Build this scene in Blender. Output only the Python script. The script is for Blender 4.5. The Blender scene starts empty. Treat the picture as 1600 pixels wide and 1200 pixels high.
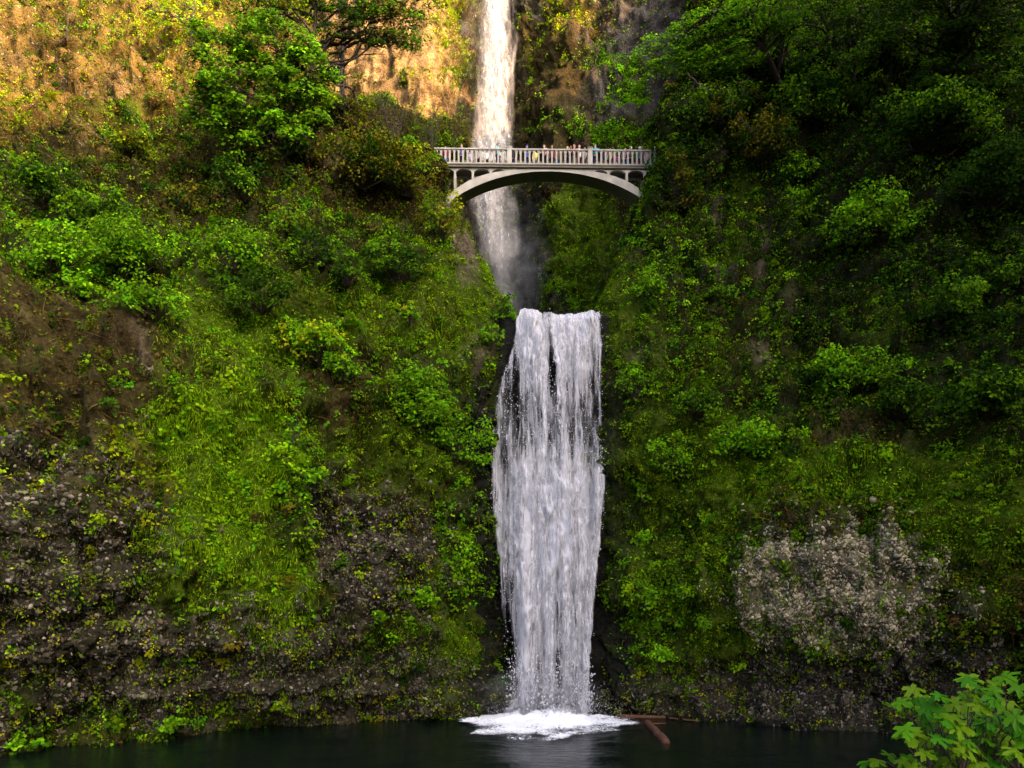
import bpy, bmesh, math, random
import numpy as np
from mathutils import Vector, Matrix

# ------------------------------------------------------------------ basics
F, CXP, YH, HC = 1066.667, 800.0, 960.0, 5.4      # focal length in photo pixels, centre, horizon row, eye height
scene = bpy.context.scene
COL = scene.collection
rng = np.random.default_rng(7)
random.seed(7)

def W(px, py, Y):
    return np.array([(px - CXP) / F * Y, Y, HC + (YH - py) / F * Y])

def PX(P):
    return CXP + P[..., 0] / P[..., 1] * F, YH - (P[..., 2] - HC) / P[..., 1] * F

def tag(o, label=None, cat=None, group=None, kind=None):
    if label: o['label'] = label
    if cat: o['category'] = cat
    if group: o['group'] = group
    if kind: o['kind'] = kind
    return o

def empty(name, loc, rz=0.0):
    o = bpy.data.objects.new(name, None)
    o.empty_display_size = 0.3
    o.location = [float(v) for v in loc]; o.rotation_euler = (0, 0, rz)
    COL.objects.link(o)
    return o

def np_mesh(name, V, quads=None, tris=None, col=None, mats=(), smooth=False, uv=None, attrs=None, matidx=None):
    me = bpy.data.meshes.new(name)
    V = np.asarray(V, dtype=np.float32).reshape(-1, 3)
    nq = 0 if quads is None else len(quads)
    nt = 0 if tris is None else len(tris)
    me.vertices.add(len(V)); me.vertices.foreach_set('co', V.ravel())
    li = []
    if nq: li.append(np.asarray(quads, dtype=np.int32).ravel())
    if nt: li.append(np.asarray(tris, dtype=np.int32).ravel())
    li = np.concatenate(li)
    me.loops.add(len(li)); me.loops.foreach_set('vertex_index', li)
    starts = np.concatenate([np.arange(nq, dtype=np.int32) * 4, nq * 4 + np.arange(nt, dtype=np.int32) * 3])
    me.polygons.add(nq + nt)
    me.polygons.foreach_set('loop_start', starts.astype(np.int32))
    if smooth: me.polygons.foreach_set('use_smooth', np.ones(nq + nt, dtype=bool))
    for m in mats: me.materials.append(m)
    if matidx is not None: me.polygons.foreach_set('material_index', np.asarray(matidx, dtype=np.int32))
    if col is not None:
        a = me.attributes.new('Col', 'FLOAT_COLOR', 'POINT')
        c = np.ones((len(V), 4), dtype=np.float32); c[:, :3] = col
        a.data.foreach_set('color', c.ravel())
    if attrs:
        for k, v in attrs.items():
            a = me.attributes.new(k, 'FLOAT', 'POINT'); a.data.foreach_set('value', np.asarray(v, dtype=np.float32))
    if uv is not None:
        l = me.uv_layers.new(name='UVMap')
        l.data.foreach_set('uv', np.asarray(uv, dtype=np.float32)[li].ravel())
    me.update(calc_edges=True)
    return me

def obj(name, me, parent=None, loc=None):
    o = bpy.data.objects.new(name, me)
    if parent: o.parent = parent
    if loc is not None: o.location = [float(v) for v in loc]
    COL.objects.link(o)
    return o

# ------------------------------------------------------------------ noise
def _h(ix, iy, iz, s):
    with np.errstate(over='ignore'):
        h = (ix.astype(np.uint32) * np.uint32(374761393) + iy.astype(np.uint32) * np.uint32(668265263)
             + iz.astype(np.uint32) * np.uint32(2246822519) + np.uint32((s * 3266489917 + 12345) & 0xffffffff))
        h ^= h >> np.uint32(15); h *= np.uint32(2246822519); h ^= h >> np.uint32(13); h *= np.uint32(3266489917); h ^= h >> np.uint32(16)
    return h.astype(np.float64) / 4294967296.0

def vnoise(P, s=0):
    P = np.asarray(P, dtype=np.float64)
    i = np.floor(P).astype(np.int64); f = P - i
    f = f * f * f * (f * (f * 6 - 15) + 10)
    r = 0
    for dx in (0, 1):
        for dy in (0, 1):
            for dz in (0, 1):
                w = (f[..., 0] if dx else 1 - f[..., 0]) * (f[..., 1] if dy else 1 - f[..., 1]) * (f[..., 2] if dz else 1 - f[..., 2])
                r = r + w * _h(i[..., 0] + dx, i[..., 1] + dy, i[..., 2] + dz, s)
    return r * 2 - 1

def fbm(P, oct=4, s=0, gain=0.5):
    a, r, t, q = 1.0, 0, 0, np.asarray(P, dtype=np.float64)
    for k in range(oct):
        r = r + a * vnoise(q, s + k * 17); t += a; a *= gain; q = q * 2.03 + 7.1
    return r / t * 1.7

def worley(P, s=0):
    P = np.asarray(P, dtype=np.float64)
    i = np.floor(P).astype(np.int64)
    d1 = np.full(P.shape[:-1], 9.0); cid = np.zeros(P.shape[:-1])
    for dx in (-1, 0, 1):
        for dy in (-1, 0, 1):
            for dz in (-1, 0, 1):
                c = i + np.array([dx, dy, dz])
                q = np.stack([c[..., k] + _h(c[..., 0], c[..., 1], c[..., 2], s + 5 + k) for k in range(3)], -1)
                d = ((q - P) ** 2).sum(-1)
                m = d < d1
                d1 = np.where(m, d, d1); cid = np.where(m, _h(c[..., 0], c[..., 1], c[..., 2], s + 99), cid)
    return np.sqrt(d1), cid

def sstep(a, b, x):
    t = np.clip((x - a) / (b - a), 0, 1)
    return t * t * (3 - 2 * t)

# ------------------------------------------------------------------ materials
def new_mat(name):
    m = bpy.data.materials.new(name); m.use_nodes = True
    nt = m.node_tree; nt.nodes.clear()
    return m, nt, nt.nodes, nt.links

def mat_simple(name, color, rough=0.8, noise=0.25, scale=6.0, bump=0.0, metallic=0.0, spec=0.3):
    m, nt, N, L = new_mat(name)
    out = N.new('ShaderNodeOutputMaterial'); p = N.new('ShaderNodeBsdfPrincipled')
    L.new(p.outputs[0], out.inputs[0])
    p.inputs['Roughness'].default_value = rough
    p.inputs['Metallic'].default_value = metallic
    p.inputs['Specular IOR Level'].default_value = spec
    tc = N.new('ShaderNodeTexCoord'); no = N.new('ShaderNodeTexNoise')
    no.inputs['Scale'].default_value = scale; no.inputs['Detail'].default_value = 6
    L.new(tc.outputs['Object'], no.inputs['Vector'])
    mx = N.new('ShaderNodeMix'); mx.data_type = 'RGBA'
    mx.inputs['A'].default_value = tuple(c * (1 - noise) for c in color) + (1,)
    mx.inputs['B'].default_value = tuple(min(1, c * (1 + noise)) for c in color) + (1,)
    L.new(no.outputs['Fac'], mx.inputs['Factor']); L.new(mx.outputs['Result'], p.inputs['Base Color'])
    if bump:
        b = N.new('ShaderNodeBump'); b.inputs['Strength'].default_value = bump; b.inputs['Distance'].default_value = 0.05
        L.new(no.outputs['Fac'], b.inputs['Height']); L.new(b.outputs[0], p.inputs['Normal'])
    return m

def mat_leaf(name, trans=0.35, rough=0.6, spec=0.01):
    m, nt, N, L = new_mat(name)
    out = N.new('ShaderNodeOutputMaterial'); p = N.new('ShaderNodeBsdfPrincipled'); t = N.new('ShaderNodeBsdfTranslucent')
    a = N.new('ShaderNodeAttribute'); a.attribute_name = 'Col'
    p.inputs['Roughness'].default_value = rough; p.inputs['Specular IOR Level'].default_value = spec
    L.new(a.outputs['Color'], p.inputs['Base Color'])
    hs = N.new('ShaderNodeHueSaturation'); hs.inputs['Saturation'].default_value = 1.1; hs.inputs['Value'].default_value = 1.15
    L.new(a.outputs['Color'], hs.inputs['Color']); L.new(hs.outputs[0], t.inputs[0])
    mx = N.new('ShaderNodeMixShader'); mx.inputs[0].default_value = trans
    L.new(p.outputs[0], mx.inputs[1]); L.new(t.outputs[0], mx.inputs[2]); L.new(mx.outputs[0], out.inputs[0])
    return m

def mat_ground(name):
    m, nt, N, L = new_mat(name)
    out = N.new('ShaderNodeOutputMaterial'); p = N.new('ShaderNodeBsdfPrincipled'); L.new(p.outputs[0], out.inputs[0])
    a = N.new('ShaderNodeAttribute'); a.attribute_name = 'Col'
    w = N.new('ShaderNodeAttribute'); w.attribute_name = 'wet'
    tc = N.new('ShaderNodeTexCoord')
    n1 = N.new('ShaderNodeTexNoise'); n1.inputs['Scale'].default_value = 5; n1.inputs['Detail'].default_value = 8; n1.inputs['Roughness'].default_value = 0.7
    n2 = N.new('ShaderNodeTexVoronoi'); n2.inputs['Scale'].default_value = 5.5
    L.new(tc.outputs['Object'], n1.inputs['Vector']); L.new(tc.outputs['Object'], n2.inputs['Vector'])
    r = N.new('ShaderNodeMapRange'); r.inputs[1].default_value = 0.3; r.inputs[2].default_value = 0.7; r.inputs[3].default_value = 0.35; r.inputs[4].default_value = 1.75
    L.new(n1.outputs['Fac'], r.inputs[0])
    mu = N.new('ShaderNodeMix'); mu.data_type = 'RGBA'; mu.blend_type = 'MULTIPLY'; mu.inputs['Factor'].default_value = 1
    L.new(a.outputs['Color'], mu.inputs['A']); L.new(r.outputs[0], mu.inputs['B'])
    L.new(mu.outputs['Result'], p.inputs['Base Color'])
    rr = N.new('ShaderNodeMapRange'); rr.inputs[3].default_value = 0.9; rr.inputs[4].default_value = 0.28
    L.new(w.outputs['Fac'], rr.inputs[0]); L.new(rr.outputs[0], p.inputs['Roughness'])
    p.inputs['Specular IOR Level'].default_value = 0.01
    ad = N.new('ShaderNodeMath'); ad.operation = 'MULTIPLY_ADD'; ad.inputs[1].default_value = 0.6
    L.new(n2.outputs['Distance'], ad.inputs[0]); L.new(n1.outputs['Fac'], ad.inputs[2])
    b = N.new('ShaderNodeBump'); b.inputs['Strength'].default_value = 0.9; b.inputs['Distance'].default_value = 0.12
    L.new(ad.outputs[0], b.inputs['Height']); L.new(b.outputs[0], p.inputs['Normal'])
    return m

def mat_water_sheet(name, su, sv, fine_u, fine_v, soft, tint=(0.66, 0.66, 0.70), gain=1.0):
    """falling white water: foam-white streaks with gaps; UV is in metres (across, along the fall)"""
    m, nt, N, L = new_mat(name)
    out = N.new('ShaderNodeOutputMaterial')
    uv = N.new('ShaderNodeUVMap'); uv.uv_map = 'UVMap'
    d = N.new('ShaderNodeAttribute'); d.attribute_name = 'dens'
    def streak(u, v, det):
        mp = N.new('ShaderNodeMapping'); mp.inputs['Scale'].default_value = (u, v, 1)
        n = N.new('ShaderNodeTexNoise'); n.inputs['Scale'].default_value = 1; n.inputs['Detail'].default_value = det; n.inputs['Roughness'].default_value = 0.62
        n.inputs['Distortion'].default_value = 0.5
        L.new(uv.outputs[0], mp.inputs[0]); L.new(mp.outputs[0], n.inputs['Vector'])
        return n.outputs['Fac']
    def math_(op, a, b, c=None):
        x = N.new('ShaderNodeMath'); x.operation = op
        for i, v in enumerate((a, b, c)):
            if v is None: continue
            if isinstance(v, (int, float)): x.inputs[i].default_value = v
            else: L.new(v, x.inputs[i])
        return x.outputs[0]
    a1 = streak(su, sv, 5); a2 = streak(fine_u, fine_v, 4)
    s = math_('ADD', math_('MULTIPLY', a1, 0.55), math_('MULTIPLY', a2, 0.45))
    s = math_('ADD', s, math_('SUBTRACT', d.outputs['Fac'], 1.0))          # dens 1 -> s in 0.3..0.7 ; dens 0 -> negative
    r = N.new('ShaderNodeMapRange'); r.interpolation_type = 'SMOOTHSTEP'
    r.inputs[1].default_value = 0.5 - soft; r.inputs[2].default_value = 0.5 + soft
    r.inputs[3].default_value = 0.0; r.inputs[4].default_value = gain
    L.new(s, r.inputs[0])
    df = N.new('ShaderNodeBsdfDiffuse'); df.inputs[0].default_value = tint + (1,)
    tl = N.new('ShaderNodeBsdfTranslucent'); tl.inputs[0].default_value = tint + (1,)
    mx = N.new('ShaderNodeMixShader'); mx.inputs[0].default_value = 0.35
    L.new(df.outputs[0], mx.inputs[1]); L.new(tl.outputs[0], mx.inputs[2])
    tr = N.new('ShaderNodeBsdfTransparent')
    fx = N.new('ShaderNodeMixShader'); L.new(r.outputs[0], fx.inputs[0]); L.new(tr.outputs[0], fx.inputs[1]); L.new(mx.outputs[0], fx.inputs[2])
    L.new(fx.outputs[0], out.inputs[0])
    return m

def mat_white(name, c=(0.66, 0.66, 0.70)):
    m, nt, N, L = new_mat(name)
    out = N.new('ShaderNodeOutputMaterial')
    df = N.new('ShaderNodeBsdfDiffuse'); df.inputs[0].default_value = c + (1,)
    tl = N.new('ShaderNodeBsdfTranslucent'); tl.inputs[0].default_value = c + (1,)
    mx = N.new('ShaderNodeMixShader'); mx.inputs[0].default_value = 0.4
    L.new(df.outputs[0], mx.inputs[1]); L.new(tl.outputs[0], mx.inputs[2]); L.new(mx.outputs[0], out.inputs[0])
    return m

def mat_pool(name):
    m, nt, N, L = new_mat(name)
    out = N.new('ShaderNodeOutputMaterial'); p = N.new('ShaderNodeBsdfPrincipled'); L.new(p.outputs[0], out.inputs[0])
    p.inputs['Base Color'].default_value = (0.002, 0.006, 0.0045, 1)
    p.inputs['Roughness'].default_value = 0.12; p.inputs['IOR'].default_value = 1.33
    tc = N.new('ShaderNodeTexCoord')
    n = N.new('ShaderNodeTexNoise'); n.inputs['Scale'].default_value = 1.6; n.inputs['Detail'].default_value = 6; n.inputs['Roughness'].default_value = 0.6
    mp = N.new('ShaderNodeMapping'); mp.inputs['Scale'].default_value = (0.8, 1.6, 1)
    L.new(tc.outputs['Object'], mp.inputs[0]); L.new(mp.outputs[0], n.inputs['Vector'])
    b = N.new('ShaderNodeBump'); b.inputs['Strength'].default_value = 0.5; b.inputs['Distance'].default_value = 0.12
    L.new(n.outputs['Fac'], b.inputs['Height']); L.new(b.outputs[0], p.inputs['Normal'])
    return m

M_GROUND = mat_ground('mossy_rock')
M_LEAF = mat_leaf('leaf')
M_MAPLE = mat_leaf('maple_leaf', 0.4, 0.5, 0.12)
M_STONE = mat_leaf('stone', 0.0, 0.85, 0.02)
M_BARK = mat_simple('bark', (0.045, 0.032, 0.022), 0.9, 0.5, 8, 0.5)
M_DEAD = mat_simple('dead_wood', (0.20, 0.15, 0.11), 0.9, 0.4, 8, 0.4)
M_LOG = mat_simple('drift_log', (0.095, 0.042, 0.020), 0.8, 0.45, 5, 0.4)
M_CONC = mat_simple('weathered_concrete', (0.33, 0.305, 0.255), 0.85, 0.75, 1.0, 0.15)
M_CONCD = mat_simple('dark_concrete', (0.13, 0.115, 0.085), 0.85, 0.35, 2.5, 0.15)  # darker tone for deck, kerb and rear parapet
M_SOFFIT = mat_simple('olive_grey_concrete', (0.16, 0.16, 0.12), 0.85, 0.35, 2.0, 0.15)  # darker tone for arch soffit and abutments
M_FOAM = mat_white('white_water')
M_POOL = mat_pool('dark_water')

# ------------------------------------------------------------------ light and camera
to_sun = Vector((0.75, -0.55, 0.36)).normalized()
sl = bpy.data.lights.new('sun', 'SUN'); sl.energy = 2.0; sl.angle = math.radians(0.5); sl.color = (0.85, 0.41, 0.10)
so = bpy.data.objects.new('sun', sl); so.rotation_euler = to_sun.to_track_quat('Z', 'Y').to_euler(); so.location = (60, -60, 90)
COL.objects.link(so)
w = bpy.data.worlds.new('World'); scene.world = w; w.use_nodes = True
sky = w.node_tree.nodes.new('ShaderNodeTexSky'); sky.sky_type = 'NISHITA'; sky.sun_disc = False; sky.ozone_density = 0.0; sky.air_density = 0.28; sky.dust_density = 6.0
sky.sun_elevation = math.asin(to_sun.z); sky.sun_rotation = math.atan2(to_sun.x, to_sun.y)
bg = w.node_tree.nodes['Background']; bg.inputs[1].default_value = 0.15
w.node_tree.links.new(sky.outputs[0], bg.inputs[0])

cam = bpy.data.cameras.new('camera'); cam.lens = 24; cam.sensor_width = 36; cam.shift_y = 360 / 1600
cam.clip_start = 0.05; cam.clip_end = 1000
co = bpy.data.objects.new('camera', cam); co.location = (0, 0, HC); co.rotation_euler = (math.pi / 2, 0, 0)
COL.objects.link(co); scene.camera = co
vs = scene.view_settings
vs.view_transform = 'Standard'; vs.look = 'None'; vs.exposure = 3.08; vs.gamma = 1.0
scene.cycles.use_denoising = True
scene.cycles.max_bounces = 6; scene.cycles.diffuse_bounces = 1; scene.cycles.transparent_max_bounces = 16
scene.cycles.transmission_bounces = 3; scene.cycles.glossy_bounces = 2

# ------------------------------------------------------------------ cover kinds and zones
# kind: ground albedo, leaf clusters per m2, leaf palette, grass blades per m2, grass palette, stones per m2, twigs per m2
PAL = {
    'bright': [(0.100, 0.245, 0.004), (0.145, 0.285, 0.004), (0.060, 0.190, 0.006)],
    'green':  [(0.068, 0.150, 0.004), (0.095, 0.180, 0.004), (0.042, 0.105, 0.004)],
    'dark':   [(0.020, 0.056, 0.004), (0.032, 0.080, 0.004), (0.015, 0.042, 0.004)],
    'yellow': [(0.220, 0.250, 0.006), (0.280, 0.280, 0.008), (0.150, 0.210, 0.008)],
    'olive':  [(0.095, 0.092, 0.007), (0.065, 0.070, 0.007), (0.120, 0.095, 0.008)],
    'moss':   [(0.090, 0.150, 0.003), (0.060, 0.115, 0.003), (0.120, 0.165, 0.004)],
    'grass':  [(0.115, 0.220, 0.003), (0.085, 0.175, 0.003), (0.155, 0.235, 0.004)],
    'dry':    [(0.100, 0.070, 0.017), (0.065, 0.043, 0.013), (0.130, 0.098, 0.020)],
    'brown':  [(0.075, 0.050, 0.014), (0.052, 0.034, 0.011), (0.105, 0.070, 0.020)],
}
KIND = dict(
    leafy=((0.018, 0.020, 0.006), 9, 'green', 16, 'moss', 0, 1.0, 0.50),
    dleaf=((0.010, 0.012, 0.005), 9, 'dark', 9, 'olive', 0, 1.0, 0.50),  # right cliff only: part of its shade is put into these darker colours
    bleaf=((0.020, 0.028, 0.006), 14, 'bright', 10, 'moss', 0, 0.3, 0.60),
    olive=((0.016, 0.012, 0.005), 8, 'olive', 16, 'brown', 0, 2.6, 0.45),
    moss=((0.034, 0.056, 0.003), 9, 'moss', 110, 'moss', 0, 0.4, 0.16),
    grass=((0.040, 0.070, 0.003), 4.0, 'grass', 260, 'grass', 0, 0.3, 0.06),
    dirt=((0.034, 0.024, 0.010), 5.0, 'olive', 24, 'brown', 0.5, 2.5, 0.04),
    cong=((0.024, 0.021, 0.014), 4.6, 'yellow', 4, 'moss', 62, 0.2, 0.03),
    pale=((0.088, 0.076, 0.046), 4.5, 'moss', 8, 'moss', 130, 0.2, 0.0),
    rock=((0.085, 0.064, 0.048), 0.4, 'moss', 3, 'olive', 0.3, 0.2, 0.0),
    wet=((0.010, 0.010, 0.008), 0.25, 'moss', 1.0, 'moss', 0.5, 0, 0),
    dry=((0.072, 0.045, 0.012), 1.8, 'olive', 11, 'dry', 14, 1.6, 0.14),
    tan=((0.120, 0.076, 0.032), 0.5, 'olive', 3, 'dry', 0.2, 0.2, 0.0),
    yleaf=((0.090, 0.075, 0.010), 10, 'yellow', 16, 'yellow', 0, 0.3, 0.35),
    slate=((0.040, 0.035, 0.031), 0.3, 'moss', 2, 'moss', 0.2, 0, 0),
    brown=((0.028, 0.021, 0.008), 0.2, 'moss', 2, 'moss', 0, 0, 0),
)
for _k, _f in (('bright', 1.35), ('green', 1.3), ('moss', 1.35), ('grass', 1.4), ('dark', .85), ('yellow', 1.1), ('olive', 1.1)):
    PAL[_k] = [tuple(c * _f for c in q) for q in PAL[_k]]
KN = list(KIND)

def zones_eval(px, py, zl, base, P):
    """weights of each kind; zone outlines are broken up by world-space noise"""
    wob = fbm(P * 0.45, 4, 31) * 0.42 + fbm(P * 1.7, 3, 77) * 0.30
    Wt = np.zeros((len(KN),) + px.shape)
    for k, v in base.items(): Wt[KN.index(k)] = v + 0.25 * fbm(P * 0.35, 3, 100 + KN.index(k) * 7)
    for k, cx, cy, rx, ry, s in zl:
        d = np.sqrt(((px - cx) / rx) ** 2 + ((py - cy) / ry) ** 2) + wob
        Wt[KN.index(k)] += s * (1 - sstep(0.65, 1.2, d))
    for i in range(len(KN)):
        Wt[i] += 0.22 * fbm(P * 1.1, 3, 300 + i * 13) * (Wt[i] > 0.05)
    Wt = np.maximum(Wt, 0) ** 2.2
    return Wt / (Wt.sum(0) + 1e-9)

# ------------------------------------------------------------------ terrain sheets
def catmull(T, n):
    """resample the first axis of T to n samples (monotone-ish Catmull-Rom)"""
    m = len(T); t = np.linspace(0, m - 1, n); i = np.clip(np.floor(t).astype(int), 0, m - 2); f = (t - i)
    f = f.reshape((-1,) + (1,) * (T.ndim - 1))
    p0 = T[np.clip(i - 1, 0, m - 1)]; p1 = T[i]; p2 = T[i + 1]; p3 = T[np.clip(i + 2, 0, m - 1)]
    k = 0.35
    m1 = k * (p2 - p0); m2 = k * (p3 - p1)
    return (2 * f ** 3 - 3 * f ** 2 + 1) * p1 + (f ** 3 - 2 * f ** 2 + f) * m1 + (-2 * f ** 3 + 3 * f ** 2) * p2 + (f ** 3 - f ** 2) * m2

class Sheet: pass

def make_sheet(name, net, nu, nv, zl, base, amp=1.0, label=None, seed=0, relief=None, damp=None):
    """net: columns x rows x (px,py,Y) -> dense displaced surface"""
    net = np.array(net, dtype=float)
    G = catmull(catmull(net, nu).swapaxes(0, 1), nv).swapaxes(0, 1)      # nu x nv x 3
    P = np.stack([(G[..., 0] - CXP) / F * G[..., 2], G[..., 2], HC + (YH - G[..., 1]) / F * G[..., 2]], -1)
    def normals(P):
        du = np.gradient(P, axis=0); dv = np.gradient(P, axis=1)
        n = np.cross(du, dv); n /= np.linalg.norm(n, axis=-1, keepdims=True) + 1e-9
        s = np.sign((n * (np.array([0, 0, HC]) - P)).sum(-1).mean())
        return n * s
    Nn = normals(P)
    px, py = G[..., 0], G[..., 1]
    wt = zones_eval(px, py, zl, base, P)
    S = np.array([1, 1, 1.0])
    d = 1.0 * fbm(P * np.array([0.16, 0.16, 0.13]), 3, seed + 1) + 0.50 * fbm(P * np.array([0.6, 0.6, 0.45]), 4, seed + 2)
    rdg = 1 - np.abs(fbm(P * np.array([0.55, 0.55, 0.30]), 3, seed + 11)) * 1.6
    d = d + 0.55 * rdg * (1 - 0.6 * wt[KN.index('grass')]) + 0.28 * (1 - np.abs(fbm(P * 1.5, 3, seed + 12)) * 1.6)
    # columnar basalt: steps that run up the face, and ledges that run across it
    c, cid = worley(P * np.array([0.75, 0.75, 0.22]), seed + 3)
    led = fbm(P * np.array([0.12, 0.12, 0.9]) + 0.4 * fbm(P * 0.3, 2, seed + 8)[..., None], 3, seed + 4)
    d = d + 0.8 * (cid - 0.5) + 0.5 * led
    ck, ckid = worley(P * np.array([0.42, 0.42, 0.26]), seed + 21)
    d = d + wt[KN.index('tan')] * (0.9 * (ckid - 0.5))
    w1, id1 = worley(P * 3.4, seed + 5)
    cg = wt[KN.index('cong')] + wt[KN.index('pale')]
    d = d + cg * (0.20 * (0.6 - w1) + 0.16 * (id1 - 0.5))
    d = d * (1 - 0.35 * wt[KN.index('pale')] - 0.5 * wt[KN.index('tan')])
    d = d + 0.13 * fbm(P * 2.4, 3, seed + 6) * (1 - 0.5 * wt[KN.index('tan')])
    if damp is not None: d = d * damp(px, py)
    if relief is not None: d = d + relief(px, py, P)
    P2 = P + Nn * (d * amp)[..., None]
    Nn = normals(P2)
    colr = np.zeros(P.shape)
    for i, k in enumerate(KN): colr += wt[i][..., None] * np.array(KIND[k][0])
    v = 1 + 0.45 * fbm(P * 1.3, 4, seed + 60)
    # pale and purplish stains on bare rock
    st = sstep(0.1, 0.8, fbm(P * np.array([1.2, 1.2, 0.5]), 4, seed + 62))
    bare = wt[KN.index('rock')] + wt[KN.index('cong')] + wt[KN.index('tan')] + wt[KN.index('pale')]
    colr = colr * np.clip(v, 0.3, 2)[..., None]
    colr = colr * (1 + 0.8 * (st * bare)[..., None] * np.array([1.0, 0.95, 0.95]))
    idx = np.arange(nu * nv).reshape(nu, nv)
    q = np.stack([idx[:-1, :-1], idx[1:, :-1], idx[1:, 1:], idx[:-1, 1:]], -1).reshape(-1, 4)
    fn = np.cross(P2[1:, :-1] - P2[:-1, :-1], P2[:-1, 1:] - P2[:-1, :-1]).reshape(-1, 3)
    if (fn * Nn[:-1, :-1].reshape(-1, 3)).sum(1).mean() < 0: q = q[:, ::-1]
    me = np_mesh(name, P2, quads=q, col=colr.reshape(-1, 3), mats=[M_GROUND], smooth=True, attrs={'wet': wt[KN.index('wet')].ravel()})
    o = obj(name, me)
    tag(o, label, 'cliff', kind='structure')
    s = Sheet(); s.P, s.N, s.wt, s.px, s.py, s.o = P2, Nn, wt, px, py, o
    e1 = P2[1:, :-1] - P2[:-1, :-1]; e2 = P2[:-1, 1:] - P2[:-1, :-1]
    s.area = np.linalg.norm(np.cross(e1, e2), axis=-1)
    s.ppx, s.ppy = PX(P2)
    return s

# left buttress and slope
ysL = [-350, -150, 0, 100, 200, 300, 400, 500, 600, 700, 800, 900, 1000, 1080, None, None]
def col_(x, Y, ys=None, xs=None):
    ys = ys or ysL; r = []
    for i in range(len(Y)):
        y = ys[i]
        if y is None: y = YH + HC * F / Y[i] + (0 if i == len(Y) - 2 else 120)
        r.append((xs[i] if xs else x, y, Y[i]))
    return r
eL = [690, 690, 690, 690, 690, 700, 738, 776, 776, 762, 756, 754, 754, 754, 754, 754]
YeL = [62, 56, 52, 49.5, 48.5, 47.5, 45, 42, 39.5, 37.8, 37.2, 37, 37, 37, 37, 37]
yeL = [228, 231, 235, 241, 252, 312, 400, 490, 600, 700, 800, 900, 1000, 1080, None, None]
LEFT = [
    col_(-900, [80, 70, 58, 49, 41, 34, 28, 24, 21.5, 20.5, 20, 20, 20, 20.3, 20.5, 20.5]),
    col_(-350, [90, 78, 64, 55, 47, 39, 33, 28, 25, 23.5, 23, 22.8, 23, 23.3, 23.5, 23.5]),
    col_(0, [96, 82, 68, 59, 51, 43, 36.5, 31, 27.5, 26, 25.6, 25.4, 25.7, 26, 26.3, 26.3]),
    col_(200, [98, 84, 69, 59, 50.5, 43, 37, 32, 29, 28, 27.6, 27.5, 28, 28.7, 29, 29]),
    col_(400, [98, 86, 70, 60, 50, 43.5, 38, 34, 32, 31.2, 30.6, 30.3, 30.4, 31, 31.5, 31.5]),
    col_(500, [66, 58, 54, 51.5, 49.5, 44.5, 39.5, 36, 33.8, 32.8, 32, 31.7, 31.8, 32.3, 33, 33], [150, 160, 170, 185, 210] + ysL[5:]),
    col_(600, [64, 55, 50, 48.0, 46.8, 45, 41, 37.5, 35.5, 34.2, 33.4, 33, 33, 33.6, 34.3, 34.3], [188, 192, 197, 206, 225] + ysL[5:]),
    col_(680, [62, 54, 48, 46.8, 46.3, 45.5, 42.5, 39.5, 37, 35.7, 35, 34.6, 34.6, 35, 35.4, 35.4], [222, 226, 231, 238, 250, 310] + ysL[6:],
         [662, 664, 666, 668, 670, 672, 690, 705, 705, 700, 695, 693, 693, 693, 693, 693]),
    col_(0, YeL, yeL, eL),
    col_(0, [y + 3.5 for y in YeL], yeL, [x - 1 for x in eL]),
    col_(0, [y + 18 for y in YeL], [None if y is None else y + 10 for y in yeL], [x - 30 for x in eL]),
]
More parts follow.
